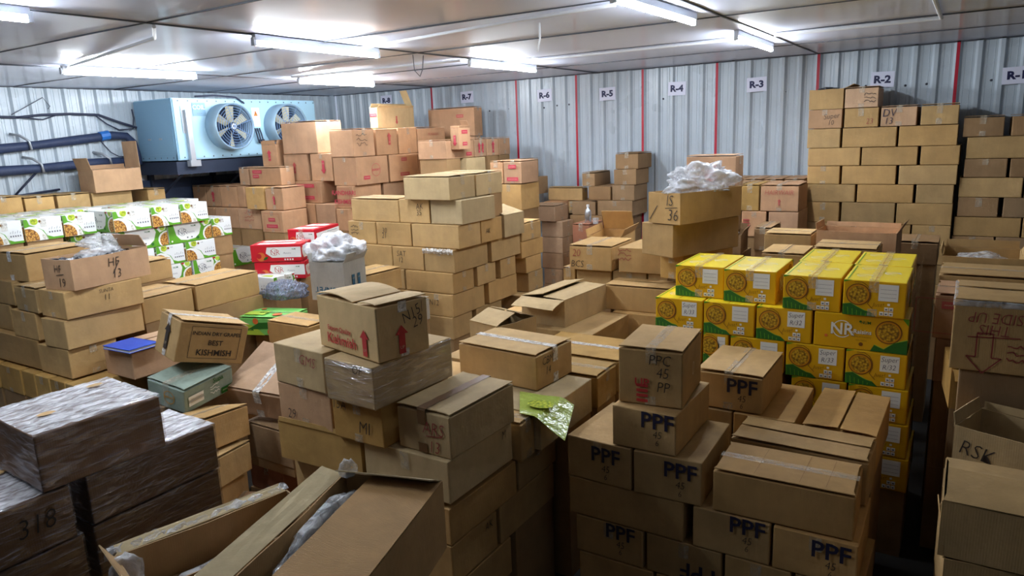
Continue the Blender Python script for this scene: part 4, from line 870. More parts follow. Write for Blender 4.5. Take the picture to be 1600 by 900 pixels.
(2.9,0.9,0.777,0.5,0.32,0.212,2,'tan','carton',4,'PPF carton on second level below right of the UP carton',{'marks': [('L', 'PPF', 0.3, 0.72, 0.0736, 'navy', 0, 'b'), ('L', '45', 0.3, 0.39999999999999997, 0.036, 'ink', 0), ('L', '6', 0.3, 0.19999999999999996, 0.03, 'ink', 0)]}),
(2.92,0.28,0.777,0.3,0.57,0.2,2,'tan','carton',4,'large carton with creased lid at front right of PPF cartons',{'creased': 1, 'tf': 1}),
(3.24,0.27,0.777,0.27,0.6,0.213,-1,'tan','split',4,'large carton with overlapping lid behind the creased-lid carton',{'tf': 1}),
(3.53,0.27,0.777,0.58,0.33,0.212,-1,'tan','split',4,'carton with a torn lid seam in front of the yellow boxes',{'marks': [('T', 'VX', 0.45, 0.2, 0.07, 'ink', 0)], 'tf': 1}),
(3.56,0.8,0.992,0.47,0.34,0.2,0,'tan','carton',4,'PPF carton standing behind the tall UP carton',{'marks': [('L', 'PPF', 0.3, 0.68, 0.07544000000000001, 'navy', 0, 'b'), ('L', '45', 0.3, 0.36000000000000004, 0.036, 'ink', 0), ('L', '6', 0.3, 0.16000000000000003, 0.03, 'ink', 0)], 'tf': 1}),
(3.55,0.64,0.777,0.56,0.3,0.21,0,'tan','carton',4,'plain carton before the yellow boxes, right of rear PPF carton',{}),
(3.55,0.95,0.777,0.56,0.3,0.21,0,'tan','carton',4,'carton beneath the rear PPF carton',{}),
(2.9,0.982,0.577,0.45,0.589,0.196,0,'tan','carton',4,'shaded tan carton, leftmost in third row down of PPF stack',{}),
(2.9,0.6,0.577,0.45,0.336,0.196,0,'tan','carton',4,'shaded tan carton, second from left in third row down of PPF stack',{'marks': [('L', 'PPF', 0.28, 0.8, 0.0736, 'navy', 0, 'b'), ('L', '45', 0.28, 0.48000000000000004, 0.036, 'ink', 0), ('L', '6', 0.28, 0.28, 0.03, 'ink', 0)]}),
(2.9,0.257,0.577,0.45,0.329,0.196,0,'tan','carton',4,'shaded tan carton, rightmost in third row down of PPF stack',{'marks': [('L', 'PPF', 0.3, 0.72, 0.0736, 'navy', 0, 'b'), ('L', '45', 0.3, 0.39999999999999997, 0.036, 'ink', 0), ('L', '6', 0.3, 0.19999999999999996, 0.03, 'ink', 0)]}),
(2.9,1.179,0.377,0.45,0.356,0.196,0,'tan','carton',4,'dark tan carton, leftmost in fourth row down of PPF stack',{'marks': [('L', 'PPF', 0.32, 0.8, 0.0736, 'navy', 0, 'b'), ('L', '45', 0.32, 0.48000000000000004, 0.036, 'ink', 0), ('L', '6', 0.32, 0.28, 0.03, 'ink', 0)]}),
(2.9,0.805,0.377,0.45,0.357,0.196,0,'tan','carton',4,'dark tan carton, second from left in fourth row down of PPF stack',{'marks': [('L', 'PPF', 0.3, 0.3, 0.08, 'navy', 180, 'b')]}),
(2.9,0.508,0.377,0.45,0.281,0.196,0,'tan','carton',4,'dark tan carton, third from left in fourth row down of PPF stack',{}),
(2.9,0.234,0.377,0.45,0.257,0.196,0,'tan','carton',4,'dark tan carton, rightmost in fourth row down of PPF stack',{}),
(2.9,1.13,0.19,0.45,0.391,0.183,0,'tan','carton',4,'dark tan carton, leftmost in fifth row down of PPF stack',{}),
(2.9,0.763,0.19,0.45,0.35,0.183,0,'tan','carton',4,'dark tan carton, second from left in fifth row down of PPF stack',{}),
(2.9,0.211,0.19,0.45,0.536,0.183,0,'tan','carton',4,'dark tan carton, rightmost in fifth row down of PPF stack',{}),
(4.3,1.22,1.402,0.47,0.305,0.198,0,'yellow','nry_end',35,'yellow raisin box with blank label, leftmost in top row',{'name': 'raisin_box', 'tf': 1}),
(4.27,0.905,1.402,0.47,0.305,0.198,0,'yellow','nry_end',35,'yellow raisin box with blank label, second from left in top row',{'name': 'raisin_box', 'tf': 1}),
(4.22,0.55,1.402,0.47,0.305,0.198,0,'yellow','nry_end',35,'yellow raisin box with blank label, third from left in top row',{'name': 'raisin_box', 'tf': 1}),
(4.2,0.23,1.402,0.47,0.305,0.198,0,'yellow','nry_end',35,'yellow raisin box with blank label, front right corner of top row',{'name': 'raisin_box', 'tf': 1}),
(4.7,0.56,1.402,0.47,0.305,0.198,0,'yellow','nry_end',35,'yellow raisin box at the back of top row, left of two',{'name': 'raisin_box', 'tf': 1}),
(4.68,0.24,1.402,0.47,0.305,0.198,0,'yellow','nry_end',35,'yellow raisin box at the back right of top row',{'name': 'raisin_box', 'tf': 1}),
(4.22,1.323,1.202,0.47,0.304,0.198,0,'yellow','nry_end',35,'yellow raisin box with handwritten Super label, leftmost in second row',{'hand': 'Super|R/33', 'name': 'raisin_box'}),
(4.22,1.011,1.202,0.47,0.304,0.198,0,'yellow','nry_end',35,'yellow raisin box with blank label in second row',{'name': 'raisin_box'}),
(4.22,0.692,1.202,0.47,0.307,0.198,0,'yellow','nry_end',35,'yellow raisin box with handwritten Super label, third in second row',{'hand': 'Super|R/32', 'name': 'raisin_box'}),
(4.22,0.207,1.202,0.3,0.472,0.198,0,'yellow','nry_side',35,'long yellow raisin box showing its large NR logo side',{'name': 'raisin_box'}),
(4.22,1.328,1.002,0.47,0.177,0.198,0,'yellow','nry_end',35,'yellow raisin box mostly hidden at left of third row',{'name': 'raisin_box'}),
(4.22,1.161,1.002,0.47,0.154,0.198,0,'yellow','nry_end',35,'yellow raisin box turned sideways behind rear PPF carton',{'name': 'raisin_box'}),
(4.22,0.836,1.002,0.47,0.312,0.198,0,'yellow','nry_end',35,'yellow raisin box with green leaf, third in third row',{'name': 'raisin_box'}),
(4.22,0.513,1.002,0.47,0.311,0.198,0,'yellow','nry_end',35,'yellow raisin box with handwritten Super label, fourth in third row',{'hand': 'Super|R/33', 'name': 'raisin_box'}),
(4.22,0.202,1.002,0.47,0.302,0.198,0,'yellow','nry_end',35,'yellow raisin box with handwritten Super label, rightmost in third row',{'hand': 'Super|R/32', 'name': 'raisin_box'}),
(4.22,0.492,0.802,0.47,0.295,0.198,0,'yellow','nry_end',35,'yellow raisin box low behind the plain carton',{'name': 'raisin_box'}),
(4.22,0.185,0.802,0.47,0.298,0.198,0,'yellow','nry_end',35,'yellow raisin box fourth row down at right edge beside the aisle',{'name': 'raisin_box'}),
(4.22,0.481,0.602,0.47,0.298,0.198,0,'yellow','nry_end',35,'yellow raisin box fifth row down, left one',{'name': 'raisin_box'}),
(4.22,0.172,0.602,0.47,0.301,0.198,0,'yellow','nry_end',35,'yellow raisin box fifth row down beside the aisle',{'name': 'raisin_box'}),
(4.22,0.47,0.402,0.47,0.301,0.198,0,'yellow','nry_end',35,'yellow raisin box sixth row down, left one',{'name': 'raisin_box'}),
(4.22,0.158,0.402,0.47,0.304,0.198,0,'yellow','nry_end',35,'yellow raisin box sixth row down beside the aisle',{'name': 'raisin_box'}),
(7.56,1.062,2.558,0.46,0.302,0.185,0,'tan','blackopen',21,'open-topped tan carton, leftmost in top row of stack under sign R-2',{'tf': 1}),
(7.56,0.765,2.558,0.46,0.282,0.185,0,'pinktan','carton',21,'taped pinkish carton, rightmost in top row of stack under sign R-2',{'marks': [('L', '~', 0.25, 0.45, 0.07, 'ink', 0)], 'tf': 1}),
(7.56,1.064,2.378,0.46,0.298,0.178,0,'pinktan','carton',21,'pinkish Super carton, leftmost in second row down of stack under sign R-2',{'marks': [('L', 'Super', 0.3, 0.6, 0.05, 'ink', 5), ('L', '10', 0.3, 0.3, 0.045, 'ink', 0)]}),
(7.56,0.754,2.378,0.46,0.289,0.178,0,'tan','carton',21,'tan carton, second from left in second row down of stack under sign R-2',{'marks': [('L', '23', 0.25, 0.3, 0.05, 'redink', 0)]}),
(7.56,0.444,2.378,0.46,0.29,0.178,0,'pinktan','carton',21,'pinkish DV 13 carton, third from left in second row down of stack under sign R-2',{'marks': [('L', 'DV', 0.75, 0.68, 0.07, 'navy', 0), ('L', '13', 0.75, 0.28, 0.06, 'navy', 0)], 'tf': 1}),
(7.56,0.12,2.378,0.46,0.29,0.178,0,'tan','carton',21,'tan carton, rightmost in second row down of stack under sign R-2',{'tf': 1}),
(7.56,1.071,2.194,0.46,0.294,0.182,0,'tan','carton',21,'tan carton, leftmost in third row down of stack under sign R-2',{}),
(7.56,0.595,2.194,0.3,0.455,0.182,0,'tan','carton',21,'tan carton, second from left in third row down of stack under sign R-2',{}),
(7.56,0.115,2.194,0.3,0.461,0.182,0,'tan','carton',21,'tan carton, rightmost in third row down of stack under sign R-2',{}),
(7.56,0.889,2.024,0.3,0.462,0.168,0,'tan','carton',21,'tan carton, leftmost in fourth row down of stack under sign R-2',{}),
(7.56,0.414,2.024,0.3,0.46,0.168,0,'tan','carton',21,'tan carton, second from left in fourth row down of stack under sign R-2',{}),
(7.56,0.087,2.024,0.46,0.302,0.168,0,'tan','carton',21,'tan carton, rightmost in fourth row down of stack under sign R-2',{}),
(7.56,1.058,1.847,0.46,0.292,0.175,0,'tan','carton',21,'tan carton, leftmost in fifth row down of stack under sign R-2',{}),
(7.56,0.578,1.847,0.3,0.459,0.175,0,'tan','carton',21,'tan carton, second from left in fifth row down of stack under sign R-2',{}),
(7.56,0.093,1.847,0.3,0.46,0.175,0,'tan','carton',21,'tan carton, rightmost in fifth row down of stack under sign R-2',{}),
(7.56,0.914,1.675,0.3,0.452,0.17,0,'tan','carton',21,'tan carton, leftmost in sixth row down of stack under sign R-2',{}),
(7.56,0.425,1.675,0.3,0.468,0.17,0,'tan','carton',21,'tan carton, second from left in sixth row down of stack under sign R-2',{}),
(7.56,0.108,1.675,0.46,0.293,0.17,0,'tan','carton',21,'tan carton, rightmost in sixth row down of stack under sign R-2',{}),
(7.56,1.045,1.475,0.46,0.306,0.198,0,'tan','carton',21,'tan carton, leftmost in seventh row down of stack under sign R-2',{}),
(7.56,0.565,1.475,0.3,0.459,0.198,0,'tan','carton',21,'tan carton, second from left in seventh row down of stack under sign R-2',{}),
(7.56,0.104,1.475,0.3,0.446,0.198,0,'tan','carton',21,'tan carton, rightmost in seventh row down of stack under sign R-2',{}),
(7.56,0.926,1.29,0.3,0.471,0.183,0,'tan','carton',21,'tan carton, leftmost in eighth row down of stack under sign R-2',{}),
(7.56,0.425,1.29,0.3,0.458,0.183,0,'tan','carton',21,'tan carton, second from left in eighth row down of stack under sign R-2',{}),
(7.56,0.104,1.29,0.46,0.307,0.183,0,'tan','carton',21,'tan carton, rightmost in eighth row down of stack under sign R-2',{}),
(7.56,1.089,1.11,0.46,0.313,0.178,0,'tan','carton',21,'tan carton, leftmost in ninth row down of stack under sign R-2',{}),
(7.56,0.583,1.11,0.3,0.479,0.178,0,'tan','carton',21,'tan carton, second from left in ninth row down of stack under sign R-2',{}),
(7.56,0.105,1.11,0.3,0.453,0.178,0,'tan','carton',21,'tan carton, rightmost in ninth row down of stack under sign R-2',{}),
(7.56,0.906,0.925,0.3,0.488,0.183,0,'tan','carton',21,'tan carton, leftmost in tenth row down of stack under sign R-2',{}),
(7.56,0.411,0.925,0.3,0.468,0.183,0,'tan','carton',21,'tan carton, second from left in tenth row down of stack under sign R-2',{}),
(7.56,0.111,0.925,0.46,0.275,0.183,0,'tan','carton',21,'tan carton, rightmost in tenth row down of stack under sign R-2',{}),
(7.56,1.07,0.74,0.46,0.316,0.183,0,'tan','carton',21,'tan carton, leftmost in eleventh row down of stack under sign R-2',{}),
(7.56,0.56,0.74,0.3,0.483,0.183,0,'tan','carton',21,'tan carton, second from left in eleventh row down of stack under sign R-2',{}),
(7.56,0.097,0.74,0.3,0.437,0.183,0,'tan','carton',21,'tan carton, rightmost in eleventh row down of stack under sign R-2',{}),
(7.6,-0.221,2.261,0.46,0.299,0.174,0,'brown','carton',20,'tan carton, leftmost in top row of stack under sign R-1',{'tf': 1}),
(7.6,-0.575,2.261,0.46,0.3,0.174,0,'brown','carton',20,'tan carton, rightmost in top row of stack under sign R-1',{'tf': 1}),
(7.6,-0.506,2.072,0.3,0.546,0.187,0,'tan','carton',20,'tan carton in second row down of stack under sign R-1',{}),
(7.6,-0.271,1.908,0.46,0.316,0.162,0,'brown','carton',20,'tan carton, leftmost in third row down of stack under sign R-1',{}),
(7.6,-0.61,1.908,0.46,0.316,0.162,0,'brown','carton',20,'tan carton, rightmost in third row down of stack under sign R-1',{}),
(7.6,-0.396,1.732,0.3,0.466,0.174,0,'tan','carton',20,'tan carton, leftmost in fourth row down of stack under sign R-1',{}),
(7.6,-0.626,1.732,0.46,0.213,0.174,0,'tan','carton',20,'tan carton, rightmost in fourth row down of stack under sign R-1',{}),
(7.6,-0.236,1.559,0.46,0.303,0.171,0,'brown','carton',20,'tan carton, leftmost in fifth row down of stack under sign R-1',{}),
(7.6,-0.599,1.559,0.46,0.326,0.171,0,'brown','carton',20,'tan carton, rightmost in fifth row down of stack under sign R-1',{}),
(7.6,-0.414,1.384,0.3,0.497,0.173,0,'tan','carton',20,'tan carton, leftmost in sixth row down of stack under sign R-1',{}),
(7.6,-0.66,1.384,0.46,0.233,0.173,0,'tan','carton',20,'tan carton, rightmost in sixth row down of stack under sign R-1',{}),
(7.6,-0.23,1.189,0.46,0.323,0.193,0,'brown','carton',20,'tan carton, leftmost in seventh row down of stack under sign R-1',{}),
(7.6,-0.634,1.189,0.3,0.391,0.193,0,'brown','carton',20,'tan carton, rightmost in seventh row down of stack under sign R-1',{}),
(7.6,-0.377,1.016,0.3,0.471,0.171,0,'tan','carton',20,'tan carton, leftmost in eighth row down of stack under sign R-1',{}),
(7.6,-0.696,1.016,0.46,0.301,0.171,0,'tan','carton',20,'tan carton, rightmost in eighth row down of stack under sign R-1',{}),
(7.6,-0.241,0.847,0.46,0.332,0.167,0,'brown','carton',20,'tan carton, leftmost in ninth row down of stack under sign R-1',{}),
(7.6,-0.668,0.847,0.3,0.404,0.167,0,'brown','carton',20,'tan carton, rightmost in ninth row down of stack under sign R-1',{}),
(7.6,-0.408,0.676,0.3,0.487,0.169,0,'tan','carton',20,'tan carton, leftmost in tenth row down of stack under sign R-1',{}),
(7.6,-0.729,0.676,0.46,0.303,0.169,0,'tan','carton',20,'tan carton, rightmost in tenth row down of stack under sign R-1',{}),
(6.0,1.02,1.405,0.3,0.36,0.17,0,'tan','carton',29,'tan carton with taped lid at left below sign R-2 stack',{'tf': 1}),
(5.95,0.42,1.42,0.3,0.56,0.195,-3,'pinktan','opentop',29,'open pink-lined carton with ragged rim below sign R-2 stack',{'tf': 1}),
(5.5,0.5,1.4,0.35,0.42,0.16,0,'tan','carton',29,'low tan carton just behind the yellow boxes',{'tf': 1}),
(6.4,0.16,1.31,0.4,0.32,0.18,0,'brown','carton',29,'dull brown carton at right foot of R-2 stack',{'tf': 1}),
(6.4,1.42,1.36,0.4,0.14,0.2,0,'brown','carton',29,'narrow dull carton left foot of R-2 stack',{'tf': 1}),
(5.5,0.98,1.36,0.4,0.3,0.14,0,'tan','carton',29,'brown carton between white bag group and yellow boxes',{'tf': 1}),
(7.05,1.865,1.63,0.45,0.251,0.248,0,'brown','carton',25,'dusty carton half hidden behind the white bag',{'tf': 1}),
(7.05,1.684,1.63,0.45,0.164,0.248,0,'yel','carton',25,'ochre taped carton left of the HAIRWAIR carton',{'tf': 1}),
(7.05,1.325,1.63,0.45,0.342,0.248,0,'pink','carton',25,'pinkish carton with faint red HAIRWAIR print',{'marks': [('L', 'HAIRWAIR', 0.5, 0.72, 0.045, 'redfaint', 0), ('L', '^', 0.5, 0.35, 0.06, 'redfaint', 0)], 'tf': 1}),
(7.53,1.981,1.63,0.5,0.213,0.268,0,'pinktan','carton',25,'dusty lid, first of four along the ribbed wall',{'tf': 1}),
(7.53,1.775,1.63,0.5,0.187,0.268,0,'pinktan','carton',25,'dusty lid, second of four along the ribbed wall',{'tf': 1}),
(7.53,1.576,1.63,0.5,0.182,0.268,0,'pinktan','carton',25,'dusty lid, third of four along the ribbed wall',{'tf': 1}),
(7.53,1.37,1.63,0.5,0.189,0.268,0,'pinktan','carton',25,'dusty lid, fourth of four beside R-2 stack',{'tf': 1}),
(7.05,1.61,1.38,0.45,0.231,0.246,0,'pink','carton',25,'red-printed carton below the ochre taped carton',{'marks': [('L', '#', 0.8, 0.5, 0.1, 'redfaint', 0)]}),
(7.05,1.32,1.38,0.45,0.268,0.246,0,'pink','carton',25,'carton with red scrawl below the HAIRWAIR carton',{'marks': [('L', '35', 0.8, 0.4, 0.06, 'redink', 0)]}),
(6.2,1.62,1.35,0.4,0.3,0.17,6,'brown','opentop',25,'half-open brown carton with crumpled film below HAIRWAIR carton',{'tf': 1}),
(6.2,1.95,1.3,0.3,0.22,0.22,8,'pinktan','flapup',25,'small carton with raised flap beside the half-open brown one',{'tf': 1}),
(6.35,1.72,1.9,0.25,0.44,0.29,0,'pink','carton',25,'brown printed carton standing behind the white bag',{'marks': [('L', '#', 0.5, 0.5, 0.16, 'redfaint', 0)], 'tf': 1}),
(3.4,-0.48,1.41,0.4,0.49,0.3,0,'tan','sagfilm',24,'upside-down THIS SIDE UP carton at the right edge',{'marks': [('L', 'SIDE UP', 0.7, 0.77, 0.045, 'redink', 180), ('L', 'THIS', 0.7, 0.6, 0.045, 'redink', 180), ('L', '__', 0.7, 0.5, 0.12, 'redink', 0), ('L', 'V', 0.76, 0.27, 0.17, 'redink', 0), ('L', '~', 0.5, 0.3, 0.07, 'redink', 0)], 'tf': 1}),
(3.42,-0.5,1.14,0.4,0.47,0.268,0,'brown','carton',24,'carton directly below the THIS SIDE UP carton',{}),
(2.98,-0.5,1.03,0.26,0.5,0.225,-20,'pale','opentop',24,'open carton marked RSK in black below the THIS SIDE UP carton',{'marks': [('L', 'RSK', 0.82, 0.62, 0.06, 'ink', -8), ('L', '__', 0.83, 0.4, 0.06, 'ink', -10), ('L', '17', 0.75, 0.2, 0.05, 'ink', -8)], 'tf': 1}),
(2.58,-0.5,1.0,0.36,0.49,0.2,0,'tan','liftlid',24,'carton with half-lifted lid at the bottom right',{'tf': 1}),
(2.6,-0.45,0.76,0.4,0.42,0.236,4,'tan','opentop',24,'crushed open carton under the half-lifted one, bottom right corner',{}),
(4.378,-0.447,1.27,0.35,0.55,0.25,0,'pink','carton',24,'carton with red framed print behind the THIS SIDE UP carton',{'marks': [('L', '=', 0.85, 0.75, 0.09, 'redfaint', 0), ('L', '[]', 0.8, 0.5, 0.2, 'redfaint', 0)], 'tf': 1}),
(4.748,-0.447,1.31,0.36,0.55,0.25,0,'tan','carton',24,'carton with taped bulging lid, third back along right aisle',{'tf': 1}),
(5.138,-0.317,1.35,0.4,0.42,0.25,0,'tan','opentop',24,'open carton with plastic inside, farthest along right aisle',{'liner': 1, 'tf': 1}),
(5.138,-0.747,1.35,0.4,0.41,0.24,0,'tan','carton',24,'closed carton at far right beside the open plastic-lined one',{'tf': 1}),
(4.398,-0.467,1.02,0.4,0.55,0.248,0,'pink','carton',24,'pinkish carton with scrawl beside the yellow stack, right aisle',{}),
(3.95,-0.42,1.05,0.38,0.42,0.2,6,'yel','endopen',24,'yellowish carton with gaping end behind the THIS SIDE UP carton',{'tf': 1}),
(5.834,6.295,2.317,0.4,0.572,0.361,0,'pink','carton',6,'pink-brown carton, leftmost in top row of big red-printed back stack',{'tf': 1}),
(5.834,5.737,2.267,0.334,0.358,0.301,0,'pink','carton',6,'pink-brown carton, second from left in top row of big red-printed back stack',{'marks': [('R', '~', 0.4, 0.6, 0.12, 'ink', 0)], 'tf': 1}),
(6.205,5.737,2.267,0.358,0.358,0.301,0,'pink','carton',6,'pink-brown carton, third from left in top row of big red-printed back stack',{'marks': [('R', '^', 0.6, 0.6, 0.14, 'redfaint', 0)], 'tf': 1}),
(6.59,5.737,2.267,0.333,0.5,0.301,0,'pink','carton',6,'pink-brown carton, fourth from left in top row of big red-printed back stack',{}),
(6.941,5.737,2.267,0.554,0.41,0.301,0,'pink','carton',6,'pink-brown carton, rightmost in top row of big red-printed back stack',{'marks': [('R', 'MUNAKKA', 0.55, 0.72, 0.035, 'redfaint', 0), ('R', 'KANDHAR', 0.55, 0.4, 0.035, 'redfaint', 0)], 'tf': 1}),
(5.841,6.494,2.002,0.4,0.402,0.313,0,'pink','carton',6,'pink-brown carton, leftmost in second row down of big red-printed back stack',{'marks': [('L', '^', 0.55, 0.5, 0.13, 'redfaint', 0)]}),
(5.841,6.098,2.002,0.4,0.343,0.313,0,'pink','carton',6,'pink-brown carton, second from left in second row down of big red-printed back stack',{'marks': [('L', 'v', 0.4, 0.5, 0.15, 'redp', 0)]}),
(5.841,5.729,1.952,0.52,0.353,0.313,0,'pink','carton',6,'pink-brown carton, third from left in second row down of big red-printed back stack',{'marks': [('R', '=', 0.3, 0.25, 0.09, 'redp', 0), ('R', 'O', 0.6, 0.5, 0.14, 'redp', 0)]}),
(6.389,5.729,1.952,0.509,0.5,0.313,0,'pink','carton',6,'pink-brown carton, fourth from left in second row down of big red-printed back stack',{'marks': [('R', '=', 0.5, 0.8, 0.09, 'redfaint', 0), ('R', '=', 0.5, 0.25, 0.15, 'redfaint', 0)]}),
(6.915,5.729,1.952,0.377,0.5,0.313,0,'pink','carton',6,'pink-brown carton, fifth from left in second row down of big red-printed back stack',{}),
(7.329,5.729,1.952,0.311,0.5,0.313,0,'pale','carton',6,'pale printed carton, sixth from left in second row down of big red-printed back stack',{'marks': [('R', '^', 0.7, 0.5, 0.1, 'redfaint', 0)]}),
(7.664,5.729,1.952,0.255,0.5,0.313,0,'pink','carton',6,'pink-brown carton, rightmost in second row down of big red-printed back stack',{'marks': [('R', '^', 0.6, 0.5, 0.12, 'redfaint', 0)]}),
(5.8,6.268,1.752,0.4,0.501,0.248,0,'pink','carton',6,'red-lettered carton, leftmost in third row down of big red-printed back stack',{'marks': [('L', '=', 0.5, 0.8, 0.26, 'redp', 0), ('L', '=', 0.45, 0.25, 0.2, 'redp', 0), ('L', '[]', 0.5, 0.5, 0.2, 'redfaint', 0)]}),
(5.8,5.771,1.702,0.465,0.249,0.248,0,'pink','carton',6,'red-lettered carton, second from left in third row down of big red-printed back stack',{'marks': [('L', 'KANDHARI', 0.55, 0.7, 0.05, 'redp', 0, 'b'), ('L', 'KISHMISH', 0.55, 0.3, 0.05, 'redp', 0, 'b'), ('L', '[]', 0.55, 0.5, 0.2, 'redfaint', 0)]}),
(6.304,5.771,1.702,0.456,0.5,0.248,0,'pink','carton',6,'red-lettered carton, rightmost in third row down of big red-printed back stack',{}),
(5.751,6.343,1.502,0.4,0.352,0.248,0,'pink','carton',6,'brown carton, leftmost in fourth row down of big red-printed back stack',{}),
(5.751,6.023,1.502,0.4,0.306,0.248,0,'pink','carton',6,'brown carton, second from left in fourth row down of big red-printed back stack',{}),
(5.751,5.82,1.452,0.463,0.187,0.248,0,'pink','carton',6,'brown carton, rightmost in fourth row down of big red-printed back stack',{}),
(6.523,4.249,1.925,0.4,0.158,0.238,0,'pink','carton',17,'pink carton, leftmost in second row down of red-printed group right of big stack',{'tf': 1}),
(6.523,4.013,1.925,0.353,0.222,0.238,0,'pink','carton',17,'pink carton, rightmost in second row down of red-printed group right of big stack',{'marks': [('L', '=', 0.5, 0.75, 0.09, 'redp', 0), ('L', '=', 0.5, 0.2, 0.13, 'redp', 0)], 'tf': 1}),
(6.518,4.021,1.64,0.377,0.32,0.278,0,'tan','carton',17,'tan printed carton in third row down of red-printed group right of big stack',{}),
(6.469,4.95,2.198,0.54,0.4,0.21,0,'pink','carton',23,'red-marked carton, leftmost in top row of upper row right of big stack',{'marks': [('R', '=', 0.55, 0.72, 0.16, 'redp', 0), ('R', '=', 0.8, 0.2, 0.1, 'redp', 0)], 'tf': 1}),
(7.026,4.95,2.198,0.238,0.4,0.21,0,'pink','carton',23,'red-marked carton, second from left in top row of upper row right of big stack',{'marks': [('R', '^', 0.35, 0.5, 0.12, 'redp', 0), ('R', '^', 0.65, 0.5, 0.12, 'redp', 0)], 'tf': 1}),
(7.282,4.95,2.198,0.249,0.4,0.21,0,'pink','carton',23,'red-marked carton, third from left in top row of upper row right of big stack',{'marks': [('R', '^', 0.5, 0.5, 0.14, 'redp', 0)], 'tf': 1}),
(7.55,4.95,2.198,0.247,0.4,0.21,0,'pink','carton',23,'red-marked carton, rightmost in top row of upper row right of big stack',{'tf': 1}),
(6.798,4.92,1.983,0.39,0.4,0.21,0,'pale','carton',23,'pale carton in second row down of upper row right of big stack',{}),
(6.563,4.837,2.3,0.218,0.11,0.238,0,'pink','flapup',22,'flap-topped carton in top row of topmost red-printed group',{'marks': [('L', 'v', 0.5, 0.4, 0.12, 'redp', 0), ('R', '=', 0.5, 0.8, 0.1, 'redp', 0), ('R', '=', 0.5, 0.25, 0.08, 'redp', 0)], 'tf': 1}),
(7.68,5.4,2.441,0.182,0.738,0.365,0,'pink','carton',8,'dark pinkish carton in top row of farthest group under sign R-7',{'marks': [('L', '=', 0.3, 0.7, 0.1, 'redfaint', 0)], 'tf': 1}),
(7.7,5.42,2.101,0.131,0.306,0.338,0,'pink','carton',8,'dark pinkish carton in second row down of farthest group under sign R-7',{}),
(6.65,6.1,2.565,0.68,0.12,0.258,0,'pale','flapup2',7,'tall-flapped carton in top row of cream-flapped group',{'marks': [('L', '=', 0.5, 0.65, 0.1, 'redp', 0), ('R', 'v', 0.5, 0.4, 0.1, 'redfaint', 0)], 'tf': 1}),
(7.381,6.15,2.305,0.26,0.4,0.248,0,'pink','carton',7,'brown carton, leftmost in second row down of cream-flapped group',{'tf': 1}),
(7.659,6.15,2.305,0.433,0.4,0.248,0,'pink','carton',7,'brown carton, rightmost in second row down of cream-flapped group',{'tf': 1}),
(6.5,6.78,2.3,0.5,0.55,0.2,0,'pale','carton',26,'pale carton far left behind the big red-printed stack',{'tf': 1}),
(7.08,7.2,2.28,0.5,0.6,0.19,0,'pale','carton',26,'pale carton near the corner behind the big red-printed stack',{'tf': 1}),
(7.05,6.85,2.0,0.45,0.3,0.38,0,'tan','carton',26,'buff carton just behind the tall-flapped one',{'tf': 1}),
(7.5,4.55,1.92,0.316,0.21,0.218,0,'brown','carton',19,'shadowy brown carton in top row of small group right of printed boxes',{'tf': 1}),
(7.5,4.5,1.7,0.458,0.12,0.213,0,'brown','carton',19,'shadowy brown carton in second row down of small group right of printed boxes',{}),
(5.8,6.96,2.185,0.28,0.22,0.25,8,'pink','flared',32,'flared carton with red arrow leaning against the big back stack',{'marks': [('L', '^', 0.5, 0.5, 0.13, 'redp', 0)], 'tf': 1}),
(5.6,7.264,1.97,0.22,0.161,0.208,0,'pink','carton',32,'brown carton at the left end of upper row below cooler',{'tf': 1}),
(5.6,6.688,1.97,0.198,0.548,0.208,0,'pink','carton',32,'red-printed taped carton under the flared one',{'marks': [('L', '=', 0.75, 0.75, 0.15, 'redp', 0), ('L', '=', 0.8, 0.5, 0.1, 'redp', 0)], 'tf': 1}),
(5.55,8.055,1.71,0.4,0.258,0.253,0,'pink','carton',32,'first reddish carton from left, upper row below cooler',{'tf': 1}),
(5.55,7.776,1.71,0.4,0.261,0.253,0,'pink','carton',32,'second reddish carton with red arrow, below cooler',{'marks': [('L', '^', 0.5, 0.5, 0.13, 'redp', 0)], 'tf': 1}),
(5.55,7.445,1.71,0.4,0.313,0.253,0,'pink','carton',32,'third reddish carton from left, upper row below cooler',{'tf': 1}),
(5.55,7.314,1.71,0.4,0.114,0.253,0,'pink','carton',32,'narrow reddish carton fourth from left below cooler',{}),
(5.4,6.77,1.71,0.33,0.321,0.253,0,'tan','carton',32,'leaning taped carton in upper row below cooler',{}),
(5.4,6.458,1.71,0.33,0.285,0.253,0,'pink','carton',32,'carton with torn paper flap and red arrow below cooler',{'marks': [('L', '^', 0.5, 0.45, 0.1, 'redp', 0)], 'tf': 1}),
(5.5,7.858,1.46,0.45,0.174,0.244,0,'pink','carton',32,'small reddish carton, left of lower row below cooler',{}),
(5.5,7.414,1.46,0.45,0.414,0.244,0,'pink','carton',32,'plain reddish carton in the lower row below cooler',{}),
(5.5,6.994,1.46,0.45,0.404,0.244,0,'pink','carton',32,'scrawled reddish carton in the lower row below cooler',{'marks': [('L', '~', 0.5, 0.6, 0.12, 'redfaint', 0)]}),
(5.35,6.439,1.46,0.36,0.352,0.244,0,'pink','carton',32,'red-framed carton beside the big back stack, lower row',{'marks': [('L', '=', 0.5, 0.6, 0.1, 'redp', 0), ('L', '=', 0.5, 0.3, 0.17, 'redp', 0), ('L', '[]', 0.5, 0.5, 0.2, 'redfaint', 0)]}),
(3.648,6.75,1.685,0.365,0.48,0.197,0,'white','nrg_end',28,'green-white raisin box at front corner of top layer',{'name': 'raisin_box', 'tf': 1}),
(4.028,6.75,1.685,0.297,0.48,0.197,0,'white','nrg_end',28,'green-white raisin box, second right of corner, top layer',{'name': 'raisin_box', 'tf': 1}),
